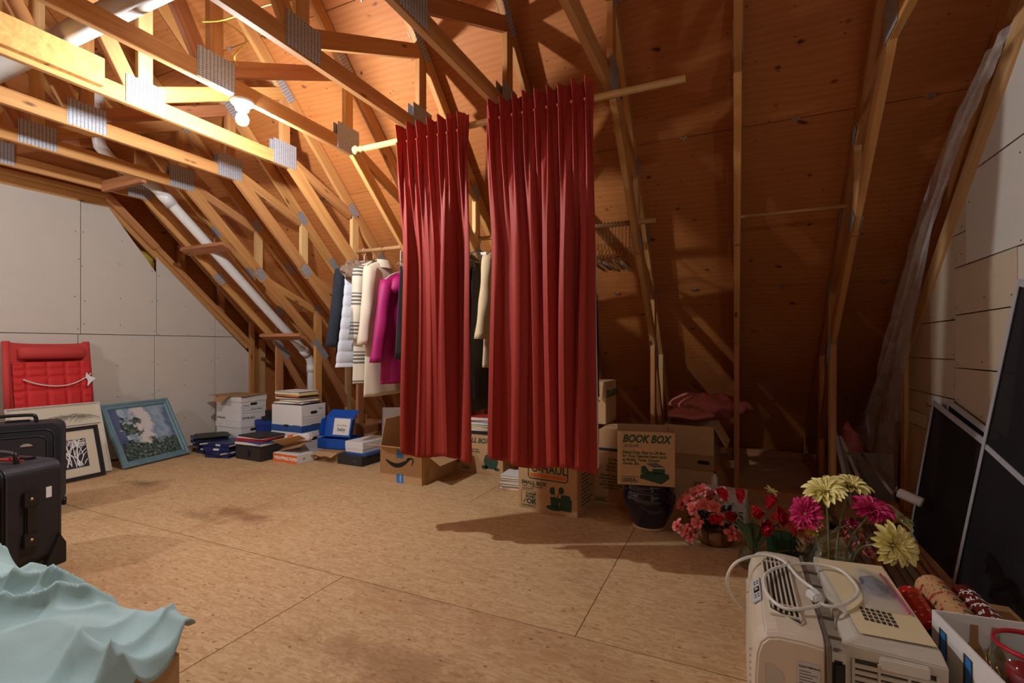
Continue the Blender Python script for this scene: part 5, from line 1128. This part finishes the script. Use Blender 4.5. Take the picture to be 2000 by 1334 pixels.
hs = MB().add([(.252, 1.475, 0), (.462, 1.475, 0), (.462, 1.995, 0), (.252, 1.995, 0), (.252, 1.475, .345), (.462, 1.475, .335), (.462, 1.995, .345), (.252, 1.995, .362), (.285, 1.49, .362), (.455, 1.50, .36), (.45, 1.99, .36), (.252, 1.97, .366)],
    [(0, 3, 2, 1), (0, 1, 5, 4), (1, 2, 6, 5), (2, 3, 7, 6), (3, 0, 4, 7), (4, 5, 9, 8), (5, 6, 10, 9), (6, 7, 11, 10), (7, 4, 8, 11), (8, 9, 10, 11)]).build('housing', 'ac_grey', AC, bevel=.003)
MB().prism([(.292, 1.50), (.45, 1.508), (.446, 1.985), (.262, 1.965)], .3655, .3672).build('top_cover', 'ac_yellow', AC)
for i in range(4):
    for j in range(6): MB().box(.318+j*.0125, .327+j*.0125, 1.575+i*.02-j*.0015, 1.59+i*.02-j*.0015, .3673, .3678).build('vent_slot', 'ac_dark', AC)
vp = MB().box(.275, .44, 1.4735, 1.475, .02, .312).build('side_vent', 'ac_dark', AC)
for i in range(18): MB().box(.272, .443, 1.468, 1.4735, .024+i*.0158, .033+i*.0158).build('slat', 'ac_grey', vp)
for x in (.272, .325, .385, .44): MB().box(x-.003, x+.003, 1.467, 1.4735, .02, .312).build('slat', 'ac_grey', vp)
MB().box(.325, .425, 1.464, 1.475, .30, .333).build('grip_pocket', 'ac_white', AC, bevel=.004); MB().box(.222, .25, 1.43, 1.472, 0, .315).build('black_seal', 'black_plastic', AC, bevel=.006)
MB().lathe([(.0005, .004), (.008, .003), (.009, 0)], 12, Matrix.Translation((.235, 1.446, .337))).build('bolt', 'steel', AC)
zc = .374; c3 = lambda u, v, z=zc: tuple(onZ(u, v, z))
plain('cord_white', srgb(222, 220, 210), .4)
t = thing('power_cord', 'coiled white power cord with plug lying on the air conditioner', 'cord')
path = [tuple(onZ(1462, 1200, .14)), tuple(onZ(1430, 1165, .2)), tuple(onZ(1420, 1130, .3)), c3(1440, 1097, .37), c3(1490, 1084, .385), c3(1530, 1096, .385), c3(1560, 1128, .384), c3(1598, 1158, .38), c3(1606, 1175, .38), c3(1590, 1185, .38), c3(1540, 1190, .38), c3(1508, 1172, .383), c3(1493, 1145, .387), c3(1497, 1120, .389), c3(1530, 1105, .386), c3(1580, 1101, .381), c3(1640, 1113, .381), c3(1676, 1150, .381), c3(1660, 1175, .381), c3(1625, 1185, .382), c3(1604, 1180, .384)]
MB().tube(bez(path, 6), .0048, 10).build('cable', 'cord_white', t, smooth=True)
pp = onZ(1590, 1163, .388); MB().box(-.014, .014, -.02, .02, -.012, .012).build('plug', 'white_plastic', t, mw=Matrix.Translation(pp) @ Matrix.Rotation(.5, 4, 'Z'), bevel=.005)
# zip bag with screws
plain('bag_film', srgb(205, 210, 216), .2, alpha=.45, trans=.3); plain('zip_pink', srgb(214, 40, 150), .4); plain('hardware', srgb(120, 126, 134), .4, .5, var=.6, nscale=120, bump=1.)
t = thing('zip_bag', 'clear zip bag of hardware with a pink seal on the air conditioner', 'bag', (0, 0, 0))
q = [onZ(1666, 1108, .37), onZ(1722, 1124, .37), onZ(1780, 1202, .37), onZ(1690, 1188, .37)]
def bagf(u, v):
    p = q[0]*(1-u)*(1-v)+q[1]*u*(1-v)+q[2]*u*v+q[3]*(1-u)*v; n = mnoise.noise(p*30)
    return (p.x, p.y, .371+.028*math.sin(PI*u)**.6*math.sin(PI*v)**.6*(1-.55*u)+.010*n*math.sin(PI*u)*math.sin(PI*v)+.002)
MB().grid(bagf, 24, 24).build('film', 'bag_film', t, smooth=True)
cq = (q[0]*.55+q[3]*.3+q[2]*.15); ellip((cq.x+.02, cq.y-.015, .380), (.035, .06, .010), 3, .006, 60, 20, 10).build('hardware_inside', 'hardware', t, smooth=True, weld=True)
MB().tube([tuple(q[1]+Vector((-.004, 0, .004))), tuple(q[2]+Vector((-.004, 0, .004)))], .003, 8).build('pink_seal', 'zip_pink', t, smooth=True)
# ---------------------------------------------------------------- wrapping rolls, wine carton, candle
def m_wrap(name, a, b, c, sc, thr=.3):
    t = NT(name); o = t.obj(); v = t.n('TexVoronoi', Vector=o, Scale=sc, Randomness=.7); n = t.noise(o, sc*3, 2)
    col = t.mix(t.math('LESS_THAN', t.math('ADD', v.outputs['Distance'], t.math('MULTIPLY', n, .25)), thr+.12), a, b); s = t.n('SeparateColor', Color=v.outputs['Color']).outputs[0]
    col = t.mix(t.math('MULTIPLY', t.math('LESS_THAN', v.outputs['Distance'], thr*.55), t.math('GREATER_THAN', s, .4)), col, c); t.P(Base__Color=col, Roughness=.35); MATS[name] = t.m
m_wrap('wrap_red', srgb(190, 16, 24), srgb(235, 232, 228), srgb(40, 36, 36), 42, .18); m_wrap('wrap_tan', srgb(206, 164, 116), srgb(186, 40, 34), srgb(60, 92, 62), 60, .22); m_wrap('wrap_brown', srgb(104, 34, 24), srgb(226, 214, 206), srgb(120, 44, 30), 40, .2)
lowc = carton('low_carton', 'low brown carton under the wrapping paper rolls', (.50, 1.80, 0), 0, .34, .38, .225, 'cardboard_old')
def roll(label, a, b, r, mat, words_, wm):
    a, b = Vector(a), Vector(b); L = (b-a).length
    t = thing('wrapping_roll', label, 'wrapping paper', group='rolls of wrapping paper'); t.matrix_basis = aim(a, b-a)
    MB().lathe([(r*.55, 0), (r, 0), (r, L), (r*.55, L)], 24, cap=False).build('paper', mat, t, smooth=False); MB().lathe([(r*.5, .001), (r*.56, .001), (r*.56, L-.001), (r*.5, L-.001), (r*.5, .001)], 18, cap=False).build('core_tube', 'cardboard_old', t, smooth=True)
    for p in t.children[0].data.polygons: p.use_smooth = True
    return t
roll('red wrapping paper roll with white figures, beside the air conditioner', (.525, 1.79, .262), (.535, 2.04, .262), .034, 'wrap_red', None, None)
roll('tan wrapping paper roll lettered in red and green', (.617, 1.78, .272), (.612, 2.11, .272), .045, 'wrap_tan', None, None)
roll('brown wrapping paper roll with white lettering', (.705, 1.80, .263), (.70, 2.12, .263), .035, 'wrap_brown', None, None)
rt = [o for o in bpy.data.objects if o.name.startswith('wrapping_roll')]
def wrap_text(t, s, r, L, mat, size, rows, seed):
    rr = random.Random(seed)
    for i in range(rows):
        for ang in (-2.0, 0., 2.0):
            z = .03+i*(L-.05)/rows+rr.uniform(0, .01); a = PI/2*0+ang
            # letters lie along the circumference facing outwards
            n = Vector((math.cos(a), math.sin(a), 0)); tx = Vector((-math.sin(a), math.cos(a), 0))
            o = text(s[(i+int(ang*3)) % len(s)], size, mat[(i) % len(mat)], t, Matrix.Identity(4), .02, .2, extrude=.0002)
            for vv in o.data.vertices:
                q_ = a+(vv.co.x-.02)/r; rad = r+.0006+vv.co.z; vv.co = (rad*math.cos(q_), rad*math.sin(q_), z+vv.co.y)
wrap_text(rt[2], ['Noel', 'Merry'], .035, .32, ['ink_white'], .03, 6, 1); wrap_text(rt[1], ['greetings', 'joy', 'songs', 'jingle'], .045, .33, ['paper_red', 'ink_green'], .022, 7, 2)
t = thing('wine_carton', 'open white carton printed with dark bottles, right of the air conditioner', 'box', (.532, 1.299, 0), R(6))
w, d, h = .26, .39, .38; e = .005
MB().box(0, e, 0, d, 0, h).build('side_wall', 'box_white', t); MB().box(e, w, d-e, d, 0, h).build('end_wall', 'box_white', t); MB().box(w-e, w, 0, d-e, 0, h).build('side_wall', 'box_white', t); MB().box(e, w-e, 0, e, 0, h).build('end_wall', 'box_white', t); MB().box(e, w-e, e, d-e, 0, .006).build('bottom', 'card_inside', t)
bot = [(-.048, .02), (.048, .02), (.048, .2), (.034, .24), (.02, .265), (.018, .355), (-.018, .355), (-.02, .265), (-.034, .24), (-.048, .2)]
for i, y in enumerate((.33, .215, .10)):
    pm_ = LF(y, 0); MB().prism(bot, 0, .0008).build('printed_bottle', 'ac_dark' if i != 2 else 'ac_rail', t, mw=pm_); MB().box(-.008, .014, .27, .352, .0008, .0012).build('printed_label', 'tape_blue', t, mw=pm_)
for x in (.09, .135): MB().prism([(a*.45, b*.5+.15) for a, b in bot], 0, .0008).build('printed_bottle', 'cardboard_old', t, mw=frame_mat((x, d-e-.0009, .03), (1, 0, 0), (0, 0, 1)))
t = thing('candle_glass', 'big stemmed glass with a red candle and gilt wire leaves', 'candle holder', (.614, 1.475, .0062))
cg = plain('candle_red', srgb(176, 18, 40), .45); plain('gold_wire', srgb(210, 180, 90), .3, .9)
MB().lathe([(.001, 0), (.05, 0), (.05, .006), (.01, .014), (.009, .24), (.03, .255), (.062, .285), (.078, .33), (.078, .37), (.07, .415), (.0675, .415), (.075, .37), (.075, .33), (.059, .288), (.001, .262)], 36).build('glass', 'glass', t, smooth=True)
MB().lathe([(.001, .268), (.048, .285), (.05, .36), (.045, .362), (.001, .356)], 28).build('candle', 'candle_red', t, smooth=True); MB().lathe([(.0695, .412), (.0735, .418), (.0695, .424), (.066, .418), (.0695, .412)], 36, cap=False).build('red_rim', 'candle_red', t, smooth=True)
for k in range(5):
    a = PI*.75+k*.28; n = Vector((math.cos(a), math.sin(a), 0)); tx = Vector((-math.sin(a), math.cos(a), 0))
    pts = [tuple(n*(.081 if .32 < z_ < .385 else .076)+tx*x_+Vector((0, 0, z_))) for x_, z_ in ((0, .31), (.012, .33), (.009, .352), (0, .372), (-.009, .352), (-.012, .33))]
    MB().tube(pts, .0012, 5, closed=True).build('gilt_leaf', 'gold_wire', t, smooth=True)
    if k % 2: MB().add([pts[0], pts[1], pts[2], pts[3], pts[4], pts[5]], [(0, 1, 2, 3, 4, 5)]).build('red_leaf', 'candle_red', t)
o = MB().box(0, .02, 0, .2, .0, .42).build('card_divider', 'cardboard', loc=(.735, 1.36, .007), rot=(0, 0, R(6))); tag(o, 'brown card divider standing in the wine carton', 'cardboard')
# ---------------------------------------------------------------- window screens against the right wall
plain('aluminium', srgb(190, 192, 194), .4, .15); 
def m_screen():
    t = NT('insect_mesh'); o = t.obj(); c = t.n('Mapping', Vector=o, Scale=(1, 1, 1)).outputs[0]; n = t.noise(o, 8., 2); t.P(Base__Color=t.mix(n, srgb(20, 20, 22), srgb(34, 34, 36)), Roughness=.6, Alpha=.86); MATS['mesh'] = t.m
m_screen()
def screen(label, bl, tl, w, rail=None, fw=.026):
    bl, tl = Vector(bl), Vector(tl); ey = tl-bl; h = ey.length; ex = Vector((0, -1, 0)); ex = (ex-ex.project(ey)); ex.normalize()
    t = thing('window_screen', label, 'window screen', group='insect screens on the right wall'); t.matrix_basis = frame_mat(bl, ex, ey)
    for (x0, x1, y0_, y1_) in ((0, fw, 0, h), (w-fw, w, 0, h), (fw, w-fw, 0, fw), (fw, w-fw, h-fw, h)): MB().box(x0, x1, y0_, y1_, -.006, .006).build('frame_bar', 'aluminium', t, bevel=.0015)
    if rail: MB().box(fw, w-fw, h*rail-.012, h*rail+.012, -.005, .005).build('cross_bar', 'aluminium', t, bevel=.0015)
    MB().box(fw-.004, w-fw+.004, fw-.004, h-fw+.004, -.0008, .0008).build('mesh', 'mesh', t)
    MB().tube([(fw+.004, fw, .003), (fw+.004, h-fw, .003)], .003, 6).build('spline', 'black_rubber', t)
    return t
b1 = onZ(1777, 1043); t1 = onX(1824, 782, 1.005)
screen('shorter dark insect screen in front, below the drywall seam', b1, t1, .72)
screen('shorter dark insect screen mostly hidden behind another', b1+Vector((.045, -.12, 0)), t1+Vector((.022, -.14, .02)), .7)
b2_ = onZ(1862, 1142); t2_ = onX(1990, 545, 1.02)
screen('tall dark insect screen with a cross bar at the picture edge', b2_, t2_, .75, .50)
# ---------------------------------------------------------------- long trims, paint roller, sticks
plain('trim_white', srgb(206, 202, 190), .5); plain('trim_brown', srgb(124, 100, 80), .6); plain('stick_brown', srgb(150, 96, 50), .6); plain('trim_grey', srgb(140, 128, 112), .6)
def stick(name, label, a, b, w, th, mat, cat, round_=False, group=None):
    a, b = Vector(a), Vector(b); d = b-a; L = d.length; side = d.cross(Vector((0, 0, 1)) if abs(d.normalized().z) < .95 else Vector((1, 0, 0)))
    if round_: o = MB().tube([(0, 0, 0), (L, 0, 0)], w/2, 10).build(name, mat, smooth=True)
    else: o = MB().box(0, L, -w/2, w/2, -th/2, th/2).build(name, mat, bevel=min(.002, th*.2))
    o.matrix_basis = frame_mat(a, d, side); return tag(o, label, cat, group)
zf = Vector((0, 0, .01))
stick('corner_bead', 'white metal corner bead leaning highest by the knee post', onZ(1664, 992)+zf, onY(1621, 806, 4.16), .03, .006, 'trim_white', 'trim strip')
stick('corner_bead', 'second white corner bead, just right of the highest', onZ(1680, 1000)+zf, onY(1636, 850, 4.18), .022, .006, 'trim_grey', 'trim strip')
stick('corner_bead', 'third white strip leaning past the pink insulation', onZ(1706, 1000)+zf, onY(1640, 852, 4.3), .026, .008, 'trim_white', 'trim strip')
stick('corner_bead', 'fourth pale strip, shortest, ending above the gerberas', onZ(1716, 985)+zf, onY(1672, 905, 4.1), .02, .008, 'trim_grey', 'trim strip')
stick('wooden_stick', 'brown round stick lying along the foot of the screens', onZ(1752, 1018)+Vector((-.02, 0, .012)), onZ(1858, 1150)+Vector((-.04, 0, .012)), .024, .024, 'stick_brown', 'stick', True)
nm = ['first', 'second', 'third', 'fourth', 'fifth', 'sixth', 'seventh', 'eighth']
for i in range(8):
    x0 = .56+i*.040; stick('wooden_lath', nm[i]+' slat from the gerberas in the fan of slats on the floor', (x0+.02+.004*i, 3.7-.1*(i % 3), .008+.001*(i % 3)), (x0, 2.28+.03*(i % 2), .008+.001*(i % 3)), .034 if i % 2 else .026, .014, ['trim_brown', 'trim_grey', 'lumber_red', 'trim_brown'][i % 4], 'slat', group='slats on the floor at the right wall')
t = thing('paint_roller', 'white paint roller on a long grey pole by the right wall', 'paint roller'); rc = onX(1778, 972, .86); top = onY(1684, 888, 4.0)
d0 = Vector((.6, -.8, 0)); mbr = MB().tube([tuple(rc-Vector((.03, -.02, 0))*2.2), tuple(top)], .009, 10).build('pole', 'trim_grey', t, smooth=True)
ax = Vector((.75, -.45, -.25)).normalized(); MB().lathe([(.001, -.055), (.024, -.055), (.026, -.05), (.026, .05), (.024, .055), (.001, .055)], 20, aim(rc, ax)).build('roller_sleeve', 'box_white', t, smooth=True)
MB().tube(bez([tuple(rc-Vector((.03, -.02, 0))*2.2), tuple(rc-ax*.03+Vector((-.03, 0, .035))), tuple(rc-ax*.068+Vector((0, 0, .02))), tuple(rc-ax*.06)], 5), .0035, 8).build('wire_frame', 'brass', t, smooth=True)
t = thing('insulation_batt', 'upright pink insulation batt in the far right corner', 'insulation'); ellip((.80, 4.40, .30), (.085, .08, .22), 9, .07, 9, 24, 20).build('batt', 'insul_pink', t, smooth=True, weld=True)
# grey board leaning in the corner behind the strips
o = MB().box(0, .36, -.006, .006, 0, .34).build('grey_board', 'trim_grey', loc=(.66, 4.16, 0), rot=(-.1, .0, .1)); tag(o, 'grey board leaning behind the white strips', 'board')
# ---------------------------------------------------------------- clear plastic sheet on the right gable
ps = NT('plastic_film'); _n = ps.noise(ps.obj((1, 1, 1)), 9., 4); ps.P(Base__Color=(.74, .71, .69), Roughness=.2, Alpha=ps.math('ADD', ps.math('MULTIPLY', _n, .45), .12)); MATS['film'] = ps.m
Lp = [onX(u, v, x_) for x_, (u, v) in zip((1.01, 1.0, .99, .97, .93, .90, .86), ((1935, 120), (1870, 235), (1815, 390), (1772, 545), (1722, 720), (1690, 810), (1668, 845)))]; Rp = [onX(u, v, 1.0) for u, v in ((1985, 40), (1935, 160), (1880, 300), (1835, 430), (1790, 610), (1770, 740), (1765, 960))]
def film(u, v):
    k = v*6; i = min(5, int(k)); f = k-i; a = Lp[i].lerp(Lp[i+1], f); b = Rp[i].lerp(Rp[i+1], f); p = a.lerp(b, u)
    w = .014*math.sin(u*14+v*9)+.012*mnoise.noise(Vector((u*5, v*9, 1)))+.008*mnoise.noise(Vector((u*16, v*22, 4)))
    return (p.x-.02+w, p.y, p.z)
o = MB().grid(film, 40, 70).build('plastic_sheet', 'film', smooth=True); tag(o, 'clear plastic sheet draped over the right gable framing', 'plastic sheet')
